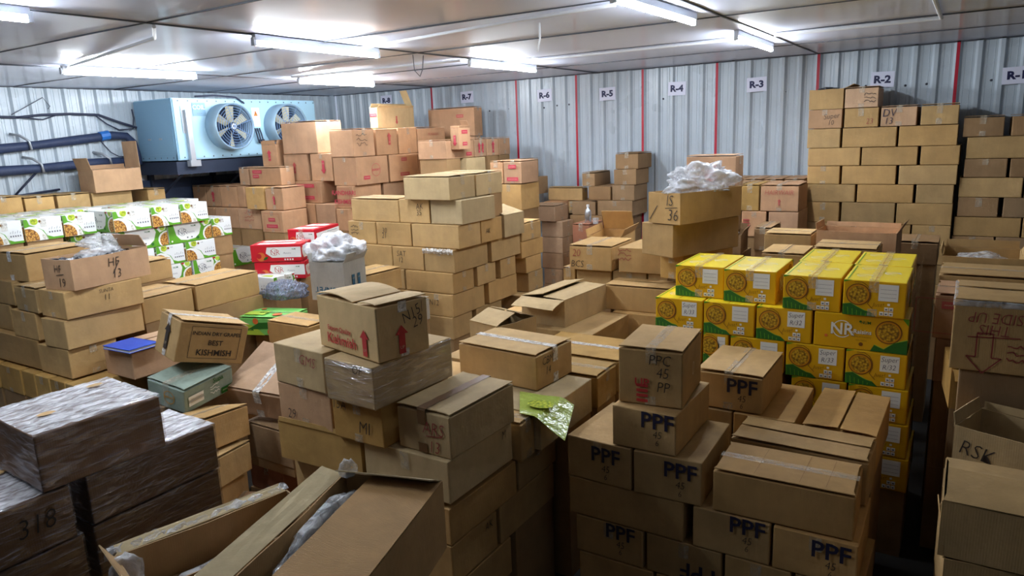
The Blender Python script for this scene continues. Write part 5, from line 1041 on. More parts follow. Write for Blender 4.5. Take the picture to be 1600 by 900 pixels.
(4.337,6.75,1.685,0.312,0.48,0.197,0,'white','nrg_end',28,'green-white raisin box at right end of top layer',{'name': 'raisin_box', 'tf': 1}),
(2.688,6.95,1.685,0.271,0.48,0.197,0,'white','nrg_end',28,'green-white raisin box cut by the left frame edge',{'name': 'raisin_box', 'tf': 1}),
(2.974,6.95,1.685,0.315,0.48,0.197,0,'white','nrg_end',28,'green-white raisin box, second from left frame edge',{'name': 'raisin_box', 'tf': 1}),
(3.3,6.95,1.685,0.289,0.48,0.197,0,'white','nrg_end',28,'green-white raisin box just left of the corner box',{'name': 'raisin_box', 'tf': 1}),
(2.765,7.45,1.685,0.265,0.45,0.197,0,'white','nrg_end',28,'rear green-white raisin box lid, first from left',{'name': 'raisin_box', 'tf': 1}),
(3.045,7.45,1.685,0.268,0.45,0.197,0,'white','nrg_end',28,'rear green-white raisin box lid, second from left',{'name': 'raisin_box', 'tf': 1}),
(3.33,7.45,1.685,0.288,0.45,0.197,0,'white','nrg_end',28,'rear green-white raisin box lid, third from left',{'name': 'raisin_box', 'tf': 1}),
(3.635,7.45,1.685,0.298,0.45,0.197,0,'white','nrg_end',28,'rear green-white raisin box lid, fourth from left',{'name': 'raisin_box', 'tf': 1}),
(3.952,7.25,1.685,0.341,0.45,0.197,0,'white','nrg_end',28,'rear green-white raisin box lid, left of three behind corner',{'name': 'raisin_box', 'tf': 1}),
(4.313,7.25,1.685,0.287,0.45,0.197,0,'white','nrg_end',28,'rear green-white raisin box lid, middle of three behind corner',{'name': 'raisin_box', 'tf': 1}),
(4.62,7.25,1.685,0.276,0.45,0.197,0,'white','nrg_end',28,'rear green-white raisin box lid, right of three behind corner',{'name': 'raisin_box', 'tf': 1}),
(3.699,6.8,1.485,0.495,0.3,0.197,0,'white','nrg_side',28,'green-white raisin box showing NR logo, left one in second layer',{'name': 'raisin_box'}),
(4.206,6.8,1.485,0.488,0.3,0.197,0,'white','nrg_side',28,'green-white raisin box showing NR logo, right one in second layer',{'name': 'raisin_box'}),
(4.742,6.85,1.485,0.245,0.48,0.197,0,'white','nrg_end',28,'green-white raisin box end poking out of the second layer',{'name': 'raisin_box', 'tf': 1}),
(3.365,7.0,1.485,0.28,0.48,0.197,0,'white','nrg_end',28,'green-white raisin box in second layer beside the torn plastic',{'name': 'raisin_box'}),
(3.649,6.8,1.285,0.384,0.48,0.197,0,'white','nrg_end',28,'green-white raisin box in third layer behind tan carton',{'name': 'raisin_box'}),
(4.051,6.8,1.285,0.305,0.48,0.197,0,'white','nrg_end',28,'green-white raisin box in third layer, middle',{'name': 'raisin_box'}),
(4.375,6.8,1.285,0.345,0.48,0.197,0,'white','nrg_end',28,'green-white raisin box in third layer with raisin bowl end',{'name': 'raisin_box'}),
(3.986,6.8,1.085,0.421,0.3,0.197,0,'white','nrg_side',28,'green-white raisin box in fourth layer, hidden one',{'name': 'raisin_box'}),
(4.434,6.8,1.085,0.32,0.3,0.197,0,'white','nrg_side',28,'green-white raisin box showing NR logo in fourth layer',{'name': 'raisin_box'}),
(5.033,7.3,1.285,0.209,0.4,0.197,0,'white','nrg_end',28,'small green-white raisin box behind the stacked column',{'name': 'raisin_box', 'tf': 1}),
(5.201,7.208,1.052,0.5,0.3,0.197,0,'white','nrg_side',28,'green-white raisin box with NR side, left of the red boxes',{'name': 'raisin_box', 'tf': 1}),
(5.201,7.518,1.052,0.5,0.3,0.197,0,'white','nrg_side',28,'flat green-white raisin box lid, second row back, first from left, low layer',{'name': 'raisin_box', 'tf': 1}),
(5.201,7.828,1.052,0.5,0.3,0.197,0,'white','nrg_side',28,'flat green-white raisin box lid, third row back, first from left, low layer',{'name': 'raisin_box', 'tf': 1}),
(5.711,7.208,1.052,0.5,0.3,0.197,0,'white','nrg_side',28,'flat green-white raisin box lid, first row back, second from left, low layer',{'name': 'raisin_box', 'tf': 1}),
(5.711,7.518,1.052,0.5,0.3,0.197,0,'white','nrg_side',28,'flat green-white raisin box lid, second row back, second from left, low layer',{'name': 'raisin_box', 'tf': 1}),
(5.711,7.828,1.052,0.5,0.3,0.197,0,'white','nrg_side',28,'flat green-white raisin box lid, third row back, second from left, low layer',{'name': 'raisin_box', 'tf': 1}),
(6.221,7.208,1.052,0.5,0.3,0.197,0,'white','nrg_side',28,'flat green-white raisin box lid, first row back, third from left, low layer',{'name': 'raisin_box', 'tf': 1}),
(6.221,7.518,1.052,0.5,0.3,0.197,0,'white','nrg_side',28,'flat green-white raisin box lid, second row back, third from left, low layer',{'name': 'raisin_box', 'tf': 1}),
(6.221,7.828,1.052,0.5,0.3,0.197,0,'white','nrg_side',28,'flat green-white raisin box lid, third row back, third from left, low layer',{'name': 'raisin_box', 'tf': 1}),
(1.02,2.6,1.305,0.45,0.42,0.212,-3,'wrapbrown','wrap',27,'film-wrapped carton on top at the far lower left',{'tf': 1}),
(1.17,2.62,1.1,0.54,0.33,0.2,0,'wrapbrown','wrap',27,'film-wrapped carton under the top one, sticking out right',{}),
(0.62,2.62,1.09,0.5,0.4,0.205,0,'wrapbrown','wrap',27,'film-wrapped carton marked 318 at the left frame edge',{'marks': [('R', '318', 0.75, 0.55, 0.07, 'ink', 0)]}),
(1.17,2.63,0.89,0.54,0.34,0.205,0,'wrapbrown','wrap',27,'film-wrapped carton third level down at lower left',{}),
(0.62,2.63,0.88,0.52,0.4,0.205,0,'wrapbrown','wrap',27,'film-wrapped carton lowest visible at lower left corner',{}),
(2.28,4.8,1.572,0.57,0.29,0.2,8,'pinktan','openplastic',11,'open carton marked HF 19 at the top of left stack',{'marks': [('L', 'HF', 0.45, 0.7, 0.05, 'ink', 0), ('L', '_', 0.4, 0.5, 0.05, 'ink', 0), ('L', '19', 0.35, 0.25, 0.06, 'ink', 0), ('R', 'HF', 0.52, 0.7, 0.06, 'ink', 0), ('R', '/', 0.54, 0.5, 0.08, 'ink', -20), ('R', '13', 0.55, 0.3, 0.06, 'ink', 0)], 'tf': 1}),
(2.22,4.83,1.388,0.52,0.32,0.182,0,'tan','carton',11,'carton marked SUNTA second from top under the HF 19 carton',{'marks': [('R', 'SUNTA', 0.52, 0.8, 0.025, 'ink', 0), ('R', '11', 0.52, 0.55, 0.04, 'ink', 0)]}),
(2.2,4.84,1.19,0.53,0.28,0.196,2,'tan','carton',11,'plain carton third from top below the HF 19 carton',{}),
(2.2,4.86,0.99,0.32,0.392,0.198,0,'tan','carton',11,'scuffed carton fourth from top beside the notebook carton',{}),
(2.2,5.156,1.403,0.45,0.296,0.171,0,'tan','carton',11,'tan carton tucked below the taped top-left carton',{'tf': 1}),
(2.2,5.216,1.208,0.45,0.338,0.193,0,'tan','carton',11,'tan carton left of the plain third-level carton',{}),
(2.25,5.592,1.403,0.45,0.5,0.175,0,'tan','carton',11,'carton cut by left frame edge, upper one',{}),
(2.25,5.694,1.208,0.45,0.478,0.193,0,'tan','carton',11,'carton cut by left frame edge, lower one',{}),
(2.2,5.254,0.996,0.4,0.776,0.21,0,'tan','carton',11,'long carton with green smudge at left frame edge',{}),
(2.15,5.83,0.79,0.45,0.377,0.193,0,'yel','carton',11,'ochre carton partly out of the left frame edge',{}),
(2.15,5.475,0.79,0.45,0.33,0.193,0,'yel','carton',11,'ochre carton, first in low row at left',{}),
(2.15,5.276,0.79,0.45,0.176,0.193,0,'yel','carton',11,'ochre carton, second in low row at left',{}),
(2.15,5.077,0.79,0.45,0.185,0.193,0,'yel','carton',11,'ochre carton, third in low row at left',{}),
(2.15,4.87,0.79,0.45,0.194,0.193,0,'yel','carton',11,'ochre carton, fourth in low row at left',{}),
(2.15,4.68,0.79,0.45,0.177,0.193,0,'yel','carton',11,'ochre carton, fifth in low row at left',{}),
(2.3,5.44,1.575,0.46,0.4,0.2,4,'tan','carton',11,'taped tan carton at top left with tattered plastic behind',{'tape': 'silver', 'tf': 1}),
(2.791,4.955,1.205,0.42,0.4,0.19,4,'tan','carton',11,'tan carton right of the left stack, nearer of two in line',{'tf': 1}),
(3.241,4.985,1.2,0.62,0.4,0.2,4,'tan','carton',11,'long tan carton in line, ending near the white NR box',{'tf': 1}),
(2.741,5.405,1.41,0.62,0.3,0.164,4,'tan','carton',11,'tan carton standing behind, right of the HF 19 carton',{'tf': 1}),
(2.4,4.48,0.98,0.42,0.33,0.19,0,'pinktan','split',11,'carton with folded flaps carrying the blue notebook',{'tf': 1}),
(2.296,3.844,1.224,0.421,0.299,0.252,0,'buff','carton',34,'tilted carton printed INDIAN DRY GRAPES BEST KISHMISH in black',{'tape': 'silver', 'marks': [('R', '[]', 0.53, 0.5, 0.2, 'ink', 0), ('R', 'INDIAN DRY GRAPES', 0.54, 0.72, 0.022, 'ink', 0, 'b'), ('R', 'BEST', 0.54, 0.5, 0.03, 'ink', 0, 'b'), ('R', 'KISHMISH', 0.54, 0.26, 0.036, 'ink', 0, 'b'), ('L', '^', 0.5, 0.5, 0.16, 'ink', 0)], 'tf': 1, 'pose': ((2.296, 3.844, 1.224), (4.2, 16.5, -11.2))}),
(2.25,3.72,0.94,0.37,0.29,0.153,0,'mint','carton',34,'mint green printed Super box tilted under the dry grapes carton',{'panel': 1, 'marks': [('L', 'O', 0.4, 0.5, 0.08, 'gold', 0), ('R', 'Supa', 0.68, 0.78, 0.03, 'dkgreen', 0, 'b'), ('R', '~', 0.6, 0.45, 0.05, 'white', 0), ('R', '=', 0.22, 0.5, 0.1, 'white', 0), ('R', '=', 0.22, 0.36, 0.1, 'white', 0), ('R', '=', 0.85, 0.2, 0.08, 'dkgreen', 0)], 'tf': 1, 'pose': ((2.25, 3.72, 0.94), (9, -4, 8))}),
(2.75,3.4,0.76,0.475,0.447,0.2,0,'pinktan','carton',34,'large crushed carton slumped between the pile and Kishmish stack',{'tape': 'silver', 'tf': 1, 'pose': ((2.75, 3.4, 0.76), (6.9, -20, 16))}),
(2.13,3.36,0.83,0.4,0.28,0.185,0,'tan','carton',34,'tilted carton directly under the mint green box',{'tf': 1, 'pose': ((2.13, 3.36, 0.83), (-6, 10, 20))}),
(2.074,3.239,0.66,0.42,0.29,0.17,0,'tan','carton',34,'tilted carton with a torn rim, second below mint green box',{'tf': 1, 'pose': ((2.074, 3.239, 0.66), (-3.5, 10.7, 27.9))}),
(2.081,3.271,0.5,0.42,0.29,0.155,0,'tan','carton',34,'tilted carton with silver tape scraps, third below mint green box',{'tf': 1, 'pose': ((2.081, 3.271, 0.5), (-3.8, 10.4, 30.8))}),
(2.1,3.1,0.26,0.4,0.4,0.2,25,'pinktan','carton',34,'lowest visible carton of the tilted column',{'tf': 1}),
(2.7,3.5,0.24,0.42,0.36,0.2,-4,'red','carton',34,'reddish carton lying low in the gap beside the near stack',{'tf': 1}),
(2.98,3.62,0.5,0.45,0.55,0.24,0,'brown','carton',34,'dark carton under the large crushed one in the gap',{'tf': 1}),
(3.3,3.1,0.62,0.45,0.3,0.22,0,'tan','carton',34,'brown carton behind the green tan box in the gap',{'tf': 1}),
(2.3,3.95,0.72,0.42,0.42,0.2,0,'brown','carton',34,'dark carton beneath the mint green box in the gap',{'tf': 1}),
(2.66,3.34,0.5,0.3,0.42,0.235,0,'brown','carton',34,'dark brown carton in shadow under the slumped carton',{'tf': 1}),
(4.435,5.132,1.38,0.3,0.475,0.16,29,'white','nrr_end',31,'red raisin box showing NR side, upper of the left pair',{'name': 'raisin_box', 'tf': 1}),
(4.45,5.12,1.215,0.3,0.475,0.16,29,'white','nrr_end',31,'red raisin box lower of the left pair, partly behind plastic',{'name': 'raisin_box'}),
(4.843,5.388,1.44,0.479,0.3,0.168,16,'white','nrr_side',31,'red raisin box with white lid labels, farther right one',{'name': 'raisin_box', 'tf': 1}),
(4.86,5.4,1.27,0.479,0.3,0.168,16,'white','nrr_side',31,'red and white raisin box under the one with lid labels',{'name': 'raisin_box'}),
(3.7,4.51,0.93,0.3,0.45,0.15,18,'green','greenbox',33,'bright green printed box with orange fruit pictures, beside the Kishmish carton',{'name': 'printed_box', 'tf': 1}),
(4.15,5.2,1.1,0.3,0.45,0.17,3,'white','nrg_side',33,'white NR raisin box lying before the red boxes',{'name': 'raisin_box', 'tf': 1}),
(3.78,3.93,1.25,0.29,0.31,0.3,10,'greyc','sunpet',33,'grey SUNPET carton with upside-down print and open flaps',{'marks': [('L', 'SUNPET', 0.5, 0.28, 0.045, 'teal', 180, 'b'), ('L', '=', 0.5, 0.12, 0.16, 'teal', 0), ('R', 'v', 0.4, 0.42, 0.13, 'teal', 0), ('R', 'v', 0.65, 0.42, 0.13, 'teal', 0)], 'tf': 1}),
(4.11,4.05,1.2,0.42,0.3,0.18,-4,'tan','carton',3,'tan carton between the SUNPET carton and middle stack',{'tf': 1}),
(4.2,3.75,0.95,0.35,0.24,0.19,0,'greyc','carton',3,'small whitish carton wedged before the middle stack',{'tf': 1}),
(2.95,2.95,0.8,0.42,0.4,0.2,0,'pale','carton',3,'grey-tan carton behind the green printed box',{'tf': 1}),
(3.45,4.0,0.95,0.28,0.45,0.18,0,'tan','carton',3,'carton tucked behind the green box under the grey bundle',{'tf': 1}),
(3.087,7.93,1.7,0.335,0.4,0.34,0,'tan','carton',2,'tan carton behind the green-white boxes, at the left frame edge',{'tf': 1}),
(3.441,7.93,1.7,0.277,0.4,0.318,0,'tan','carton',2,'tan carton behind the green-white boxes, second from left',{'tf': 1}),
(3.747,7.93,1.7,0.33,0.4,0.315,0,'tan','carton',2,'tan carton behind the green-white boxes, third from left',{'tf': 1}),
(4.1,7.93,1.7,0.438,0.4,0.303,0,'tan','carton',2,'tan carton under the far open carton behind the green boxes',{}),
(4.723,7.93,1.7,0.213,0.4,0.291,0,'tan','carton',2,'tan carton end right of the far open carton',{'tf': 1}),
(4.112,7.86,2.005,0.528,0.3,0.24,0,'pinktan','faropen',2,'open tan carton with raised flaps on the far cartons below the cooler',{'tf': 1}),
]
for i, r in enumerate(BOXES):
    d = dict(zip(('b','a','z','wb','wa','h','rot','col','kind'), r[:9])); d.update(group=GROUPS[r[9]], label=r[10], name='cardboard_box', cat='box', marks=()); d.update(r[11])
    if d['kind'] == 'sunpet': d['kind'] = 'flapup'
    if d['kind'] == 'greenbox': d['kind'] = 'carton'; d['green'] = 1
    make(d, i)
BURIED = [
(2.1,3.1,0.0,0.45,0.45,0.25,'brown'),
(7.688,5.777,2.265,0.166,0.353,0.175,'pink'),
(7.389,6.258,0.0,0.244,0.284,0.575,'pink'),
(7.389,6.258,0.576,0.244,0.284,0.575,'pink'),
(7.389,6.258,1.153,0.244,0.284,0.575,'pink'),
(7.389,6.258,1.729,0.244,0.284,0.575,'pink'),
(7.667,6.258,0.0,0.417,0.284,0.575,'pink'),
(7.667,6.258,0.576,0.417,0.284,0.575,'pink'),
(7.667,6.258,1.153,0.417,0.284,0.575,'pink'),
(7.667,6.258,1.729,0.417,0.284,0.575,'pink'),
(6.508,6.788,1.249,0.484,0.534,0.524,'brown'),
(6.508,6.788,1.774,0.484,0.534,0.524,'brown'),
(7.088,7.208,0.0,0.484,0.584,0.569,'brown'),
(7.088,7.208,0.57,0.484,0.584,0.569,'brown'),
(7.088,7.208,1.14,0.484,0.584,0.569,'brown'),
(7.088,7.208,1.71,0.484,0.584,0.569,'brown'),
(6.477,4.958,0.0,0.254,0.384,0.548,'pink'),
(6.477,4.958,0.549,0.254,0.384,0.548,'pink'),
(6.477,4.958,1.099,0.254,0.384,0.548,'pink'),
(6.477,4.958,1.648,0.254,0.384,0.548,'pink'),
(7.29,4.958,0.0,0.233,0.384,0.548,'pink'),
(7.29,4.958,0.549,0.233,0.384,0.548,'pink'),
(7.29,4.958,1.099,0.233,0.384,0.548,'pink'),
(7.29,4.958,1.648,0.233,0.384,0.548,'pink'),
(7.558,4.958,0.0,0.231,0.384,0.548,'pink'),
(7.558,4.958,0.549,0.231,0.384,0.548,'pink'),
(7.558,4.958,1.099,0.231,0.384,0.548,'pink'),
(7.558,4.958,1.648,0.231,0.384,0.548,'pink'),
(5.808,6.968,1.704,0.264,0.204,0.48,'pink'),
(7.058,6.858,0.0,0.434,0.284,0.499,'brown'),
(7.058,6.858,0.5,0.434,0.284,0.499,'brown'),
(7.058,6.858,1.0,0.434,0.284,0.499,'brown'),
(7.058,6.858,1.5,0.434,0.284,0.499,'brown'),
(6.806,4.928,0.0,0.374,0.384,0.495,'brown'),
(6.806,4.928,0.496,0.374,0.384,0.495,'brown'),
(6.806,4.928,0.992,0.374,0.384,0.495,'brown'),
(6.806,4.928,1.487,0.374,0.384,0.495,'brown'),
(6.923,5.737,0.0,0.361,0.484,0.487,'pink'),
(6.923,5.737,0.488,0.361,0.484,0.487,'pink'),
(6.923,5.737,0.976,0.361,0.484,0.487,'pink'),
(6.923,5.737,1.464,0.361,0.484,0.487,'pink'),
(7.337,5.737,0.0,0.295,0.484,0.487,'brown'),
(7.337,5.737,0.488,0.295,0.484,0.487,'brown'),
(7.337,5.737,0.976,0.295,0.484,0.487,'brown'),
(7.337,5.737,1.464,0.295,0.484,0.487,'brown'),
(7.672,5.737,0.0,0.239,0.484,0.487,'pink'),
(7.672,5.737,0.488,0.239,0.484,0.487,'pink'),
(7.672,5.737,0.976,0.239,0.484,0.487,'pink'),
(7.672,5.737,1.464,0.239,0.484,0.487,'pink'),
(5.339,3.623,1.719,0.192,0.484,0.208,'brown'),
(6.358,1.728,1.52,0.234,0.424,0.379,'pink'),
(5.558,8.063,1.249,0.384,0.242,0.46,'pink'),
(6.312,5.779,0.0,0.44,0.484,0.566,'pink'),
(6.312,5.779,0.567,0.44,0.484,0.566,'pink'),
(6.312,5.779,1.135,0.44,0.484,0.566,'pink'),
(3.095,7.938,0.0,0.319,0.384,0.566,'brown'),
(3.095,7.938,0.567,0.319,0.384,0.566,'brown'),
(3.095,7.938,1.133,0.319,0.384,0.566,'brown'),
(3.449,7.938,0.0,0.261,0.384,0.566,'brown'),
(3.449,7.938,0.567,0.261,0.384,0.566,'brown'),
(3.449,7.938,1.133,0.261,0.384,0.566,'brown'),
(3.755,7.938,0.0,0.314,0.384,0.566,'brown'),
(3.755,7.938,0.567,0.314,0.384,0.566,'brown'),
(3.755,7.938,1.133,0.314,0.384,0.566,'brown'),
(4.108,7.938,0.0,0.422,0.384,0.566,'brown'),
(4.108,7.938,0.567,0.422,0.384,0.566,'brown'),
(4.108,7.938,1.133,0.422,0.384,0.566,'brown'),
(4.731,7.938,0.0,0.197,0.384,0.566,'brown'),
(4.731,7.938,0.567,0.197,0.384,0.566,'brown'),
(4.731,7.938,1.133,0.197,0.384,0.566,'brown'),
(2.696,6.958,0.0,0.255,0.464,0.561,'brown'),
(2.696,6.958,0.562,0.255,0.464,0.561,'brown'),
(2.696,6.958,1.123,0.255,0.464,0.561,'brown'),
(2.982,6.958,0.0,0.299,0.464,0.561,'brown'),
(2.982,6.958,0.562,0.299,0.464,0.561,'brown'),
(2.982,6.958,1.123,0.299,0.464,0.561,'brown'),
(2.773,7.458,0.0,0.249,0.434,0.561,'brown'),
(2.773,7.458,0.562,0.249,0.434,0.561,'brown'),
(2.773,7.458,1.123,0.249,0.434,0.561,'brown'),
(3.053,7.458,0.0,0.252,0.434,0.561,'brown'),
(3.053,7.458,0.562,0.252,0.434,0.561,'brown'),
(3.053,7.458,1.123,0.252,0.434,0.561,'brown'),
(3.338,7.571,0.0,0.272,0.322,0.561,'brown'),
(3.338,7.571,0.562,0.272,0.322,0.561,'brown'),
(3.338,7.571,1.123,0.272,0.322,0.561,'brown'),
(3.643,7.571,0.0,0.282,0.322,0.561,'brown'),
(3.643,7.571,0.562,0.282,0.322,0.561,'brown'),
(3.643,7.571,1.123,0.282,0.322,0.561,'brown'),
(3.96,7.258,1.482,0.325,0.434,0.202,'brown'),
(4.321,7.258,1.482,0.271,0.434,0.202,'brown'),
(4.628,7.37,0.0,0.26,0.322,0.561,'brown'),
(4.628,7.37,0.562,0.26,0.322,0.561,'brown'),
(4.628,7.37,1.123,0.26,0.322,0.561,'brown'),
(6.526,4.029,0.0,0.361,0.304,0.546,'brown'),
(6.526,4.029,0.547,0.361,0.304,0.546,'brown'),
(6.526,4.029,1.093,0.361,0.304,0.546,'brown'),
(7.058,1.873,0.0,0.434,0.235,0.542,'brown'),
(7.058,1.873,0.543,0.434,0.235,0.542,'brown'),
(7.058,1.873,1.087,0.434,0.235,0.542,'brown'),
(7.538,1.989,0.0,0.484,0.197,0.542,'brown'),
(7.538,1.989,0.543,0.484,0.197,0.542,'brown'),
(7.538,1.989,1.087,0.484,0.197,0.542,'brown'),
(7.538,1.783,0.0,0.484,0.171,0.542,'brown'),
(7.538,1.783,0.543,0.484,0.171,0.542,'brown'),
(7.538,1.783,1.087,0.484,0.171,0.542,'brown'),
(7.538,1.584,0.0,0.484,0.166,0.542,'brown'),
(7.538,1.584,0.543,0.484,0.166,0.542,'brown'),
(7.538,1.584,1.087,0.484,0.166,0.542,'brown'),
(7.538,1.378,1.473,0.484,0.173,0.156,'brown'),
(5.759,6.351,0.0,0.384,0.336,0.5,'pink'),
(5.759,6.351,0.501,0.384,0.336,0.5,'pink'),
(5.759,6.351,1.001,0.384,0.336,0.5,'pink'),
(5.759,6.031,0.0,0.384,0.29,0.5,'pink'),
(5.759,6.031,0.501,0.384,0.29,0.5,'pink'),
(5.759,6.031,1.001,0.384,0.29,0.5,'pink'),
(4.75,6.858,1.282,0.229,0.464,0.202,'brown'),
(3.373,7.008,0.0,0.264,0.464,0.494,'brown'),
(3.373,7.008,0.495,0.264,0.464,0.494,'brown'),
(3.373,7.008,0.99,0.264,0.464,0.494,'brown'),
(5.508,7.866,1.249,0.434,0.158,0.21,'pink'),
(5.508,7.422,1.249,0.434,0.398,0.21,'pink'),
(5.508,7.002,1.249,0.434,0.388,0.21,'pink'),
(5.358,6.447,0.0,0.344,0.336,0.486,'pink'),
(5.358,6.447,0.487,0.344,0.336,0.486,'pink'),
(5.358,6.447,0.973,0.344,0.336,0.486,'pink'),
(5.759,5.828,0.0,0.447,0.171,0.483,'pink'),
(5.759,5.828,0.484,0.447,0.171,0.483,'pink'),
(5.759,5.828,0.968,0.447,0.171,0.483,'pink'),
(5.958,0.428,0.0,0.284,0.544,0.472,'brown'),
(5.958,0.428,0.473,0.284,0.544,0.472,'brown'),
(5.958,0.428,0.947,0.284,0.544,0.472,'brown'),
(2.749,5.413,0.0,0.604,0.284,0.469,'brown'),
(2.749,5.413,0.47,0.604,0.284,0.469,'brown'),
(2.749,5.413,0.94,0.604,0.284,0.469,'brown'),
(6.008,1.028,0.0,0.284,0.344,0.467,'brown'),
(6.008,1.028,0.468,0.284,0.344,0.467,'brown'),
(6.008,1.028,0.937,0.284,0.344,0.467,'brown'),
(4.708,0.568,0.0,0.454,0.289,0.466,'brown'),
(4.708,0.568,0.467,0.454,0.289,0.466,'brown'),
(4.708,0.568,0.935,0.454,0.289,0.466,'brown'),
(4.688,0.248,1.2,0.454,0.289,0.201,'brown'),
(5.508,0.508,0.0,0.334,0.404,0.466,'brown'),
(5.508,0.508,0.467,0.334,0.404,0.466,'brown'),
(5.508,0.508,0.933,0.334,0.404,0.466,'brown'),
(7.676,4.156,0.843,0.442,0.24,0.536,'pink'),
(7.058,1.618,0.0,0.434,0.215,0.459,'pink'),
(7.058,1.618,0.46,0.434,0.215,0.459,'pink'),
(7.058,1.618,0.92,0.434,0.215,0.459,'pink'),
(7.058,1.328,0.0,0.434,0.252,0.459,'pink'),
(7.058,1.328,0.46,0.434,0.252,0.459,'pink'),
(7.058,1.328,0.92,0.434,0.252,0.459,'pink'),
(6.408,1.428,0.0,0.384,0.124,0.679,'brown'),
(6.408,1.428,0.68,0.384,0.124,0.679,'brown'),
(5.508,0.988,0.0,0.384,0.284,0.679,'brown'),
(5.508,0.988,0.68,0.384,0.284,0.679,'brown'),
(6.208,1.628,0.0,0.384,0.284,0.674,'brown'),
(6.208,1.628,0.675,0.384,0.284,0.674,'brown'),
(5.146,-0.309,0.0,0.384,0.404,0.674,'brown'),
(5.146,-0.309,0.675,0.384,0.404,0.674,'brown'),
(5.146,-0.739,0.0,0.384,0.394,0.674,'brown'),
(5.146,-0.739,0.675,0.384,0.394,0.674,'brown'),
(5.215,1.728,0.0,0.546,0.134,0.67,'brown'),
(5.215,1.728,0.671,0.546,0.134,0.67,'brown'),
(5.783,2.508,0.0,0.359,0.284,0.67,'brown'),
(5.783,2.508,0.671,0.359,0.284,0.67,'brown'),
(4.748,4.584,0.0,0.284,0.259,0.655,'brown'),
(4.748,4.584,0.656,0.284,0.259,0.655,'brown'),
(6.408,0.168,0.0,0.384,0.304,0.654,'brown'),
(6.408,0.168,0.655,0.384,0.304,0.654,'brown'),
(4.846,-0.439,0.0,0.254,0.534,0.654,'brown'),
(4.846,-0.439,0.655,0.254,0.534,0.654,'brown'),
(6.208,1.958,0.0,0.284,0.204,0.649,'brown'),
(6.208,1.958,0.65,0.284,0.204,0.649,'brown'),
(3.657,6.808,0.0,0.272,0.464,0.641,'brown'),
(3.657,6.808,0.642,0.272,0.464,0.641,'brown'),
(5.041,7.308,0.0,0.141,0.384,0.641,'brown'),
(5.041,7.308,0.642,0.141,0.384,0.641,'brown'),
(7.686,3.636,0.843,0.284,0.414,0.436,'brown'),
(7.686,3.308,0.0,0.405,0.281,0.639,'brown'),
(7.686,3.308,0.64,0.405,0.281,0.639,'brown'),
(4.868,5.408,0.0,0.463,0.284,0.634,'brown'),
(4.868,5.408,0.635,0.463,0.284,0.634,'brown'),
(3.788,3.938,0.0,0.274,0.294,0.624,'brown'),
(3.788,3.938,0.625,0.274,0.294,0.624,'brown'),
(6.878,3.408,0.0,0.341,0.185,0.623,'brown'),
(6.878,3.408,0.624,0.341,0.185,0.623,'brown'),
(4.458,5.128,0.0,0.284,0.459,0.607,'brown'),
(4.458,5.128,0.608,0.284,0.459,0.607,'brown'),
(2.799,4.963,0.0,0.404,0.384,0.602,'brown'),
(2.799,4.963,0.603,0.404,0.384,0.602,'brown'),
(3.249,4.993,0.0,0.604,0.384,0.599,'brown'),
(3.249,4.993,0.6,0.604,0.384,0.599,'brown'),
(4.118,4.058,0.0,0.404,0.284,0.599,'brown'),
(4.118,4.058,0.6,0.404,0.284,0.599,'brown'),
(5.208,2.393,0.0,0.444,0.293,0.574,'brown'),
(5.208,2.393,0.575,0.444,0.293,0.574,'brown'),
(5.208,2.091,0.0,0.444,0.271,0.574,'brown'),
(5.208,2.091,0.575,0.444,0.271,0.574,'brown'),
(5.208,1.913,0.0,0.444,0.147,0.574,'brown'),
(5.208,1.913,0.575,0.444,0.147,0.574,'brown'),
(3.428,-0.492,0.0,0.384,0.454,0.569,'brown'),
(3.428,-0.492,0.57,0.384,0.454,0.569,'brown'),
(4.158,5.208,0.0,0.284,0.434,0.549,'brown'),
(4.158,5.208,0.55,0.284,0.434,0.549,'brown'),
(3.994,6.808,0.0,0.405,0.284,0.541,'brown'),
(3.994,6.808,0.542,0.405,0.284,0.541,'brown'),
(4.442,6.808,0.0,0.304,0.284,0.541,'brown'),
(4.442,6.808,0.542,0.304,0.284,0.541,'brown'),
(5.209,7.216,0.0,0.484,0.284,0.525,'brown'),
(5.209,7.216,0.526,0.484,0.284,0.525,'brown'),
(5.209,7.526,0.0,0.484,0.284,0.525,'brown'),
(5.209,7.526,0.526,0.484,0.284,0.525,'brown'),
(5.209,7.836,0.0,0.484,0.284,0.525,'brown'),
(5.209,7.836,0.526,0.484,0.284,0.525,'brown'),
(5.719,7.216,0.0,0.484,0.284,0.525,'brown'),
(5.719,7.216,0.526,0.484,0.284,0.525,'brown'),
(5.719,7.526,0.0,0.484,0.284,0.525,'brown'),
(5.719,7.526,0.526,0.484,0.284,0.525,'brown'),
(5.719,7.836,0.0,0.484,0.284,0.525,'brown'),
(5.719,7.836,0.526,0.484,0.284,0.525,'brown'),
(6.229,7.216,0.0,0.484,0.284,0.525,'brown'),
(6.229,7.216,0.526,0.484,0.284,0.525,'brown'),
(6.229,7.526,0.0,0.484,0.284,0.525,'brown'),
(6.229,7.526,0.526,0.484,0.284,0.525,'brown'),
(6.229,7.836,0.0,0.484,0.284,0.525,'brown'),
(6.229,7.836,0.526,0.484,0.284,0.525,'brown'),
(3.958,-0.412,0.0,0.364,0.404,0.524,'brown'),
(3.958,-0.412,0.525,0.364,0.404,0.524,'brown'),
(3.053,-0.492,0.0,0.179,0.484,0.514,'brown'),
(3.053,-0.492,0.515,0.179,0.484,0.514,'brown'),
(4.406,-0.459,0.0,0.384,0.534,0.509,'pink'),
(4.406,-0.459,0.51,0.384,0.534,0.509,'pink'),
(4.228,1.336,0.0,0.454,0.161,0.5,'brown'),
(4.228,1.336,0.501,0.454,0.161,0.5,'brown'),
(4.228,1.169,0.0,0.454,0.138,0.5,'brown'),
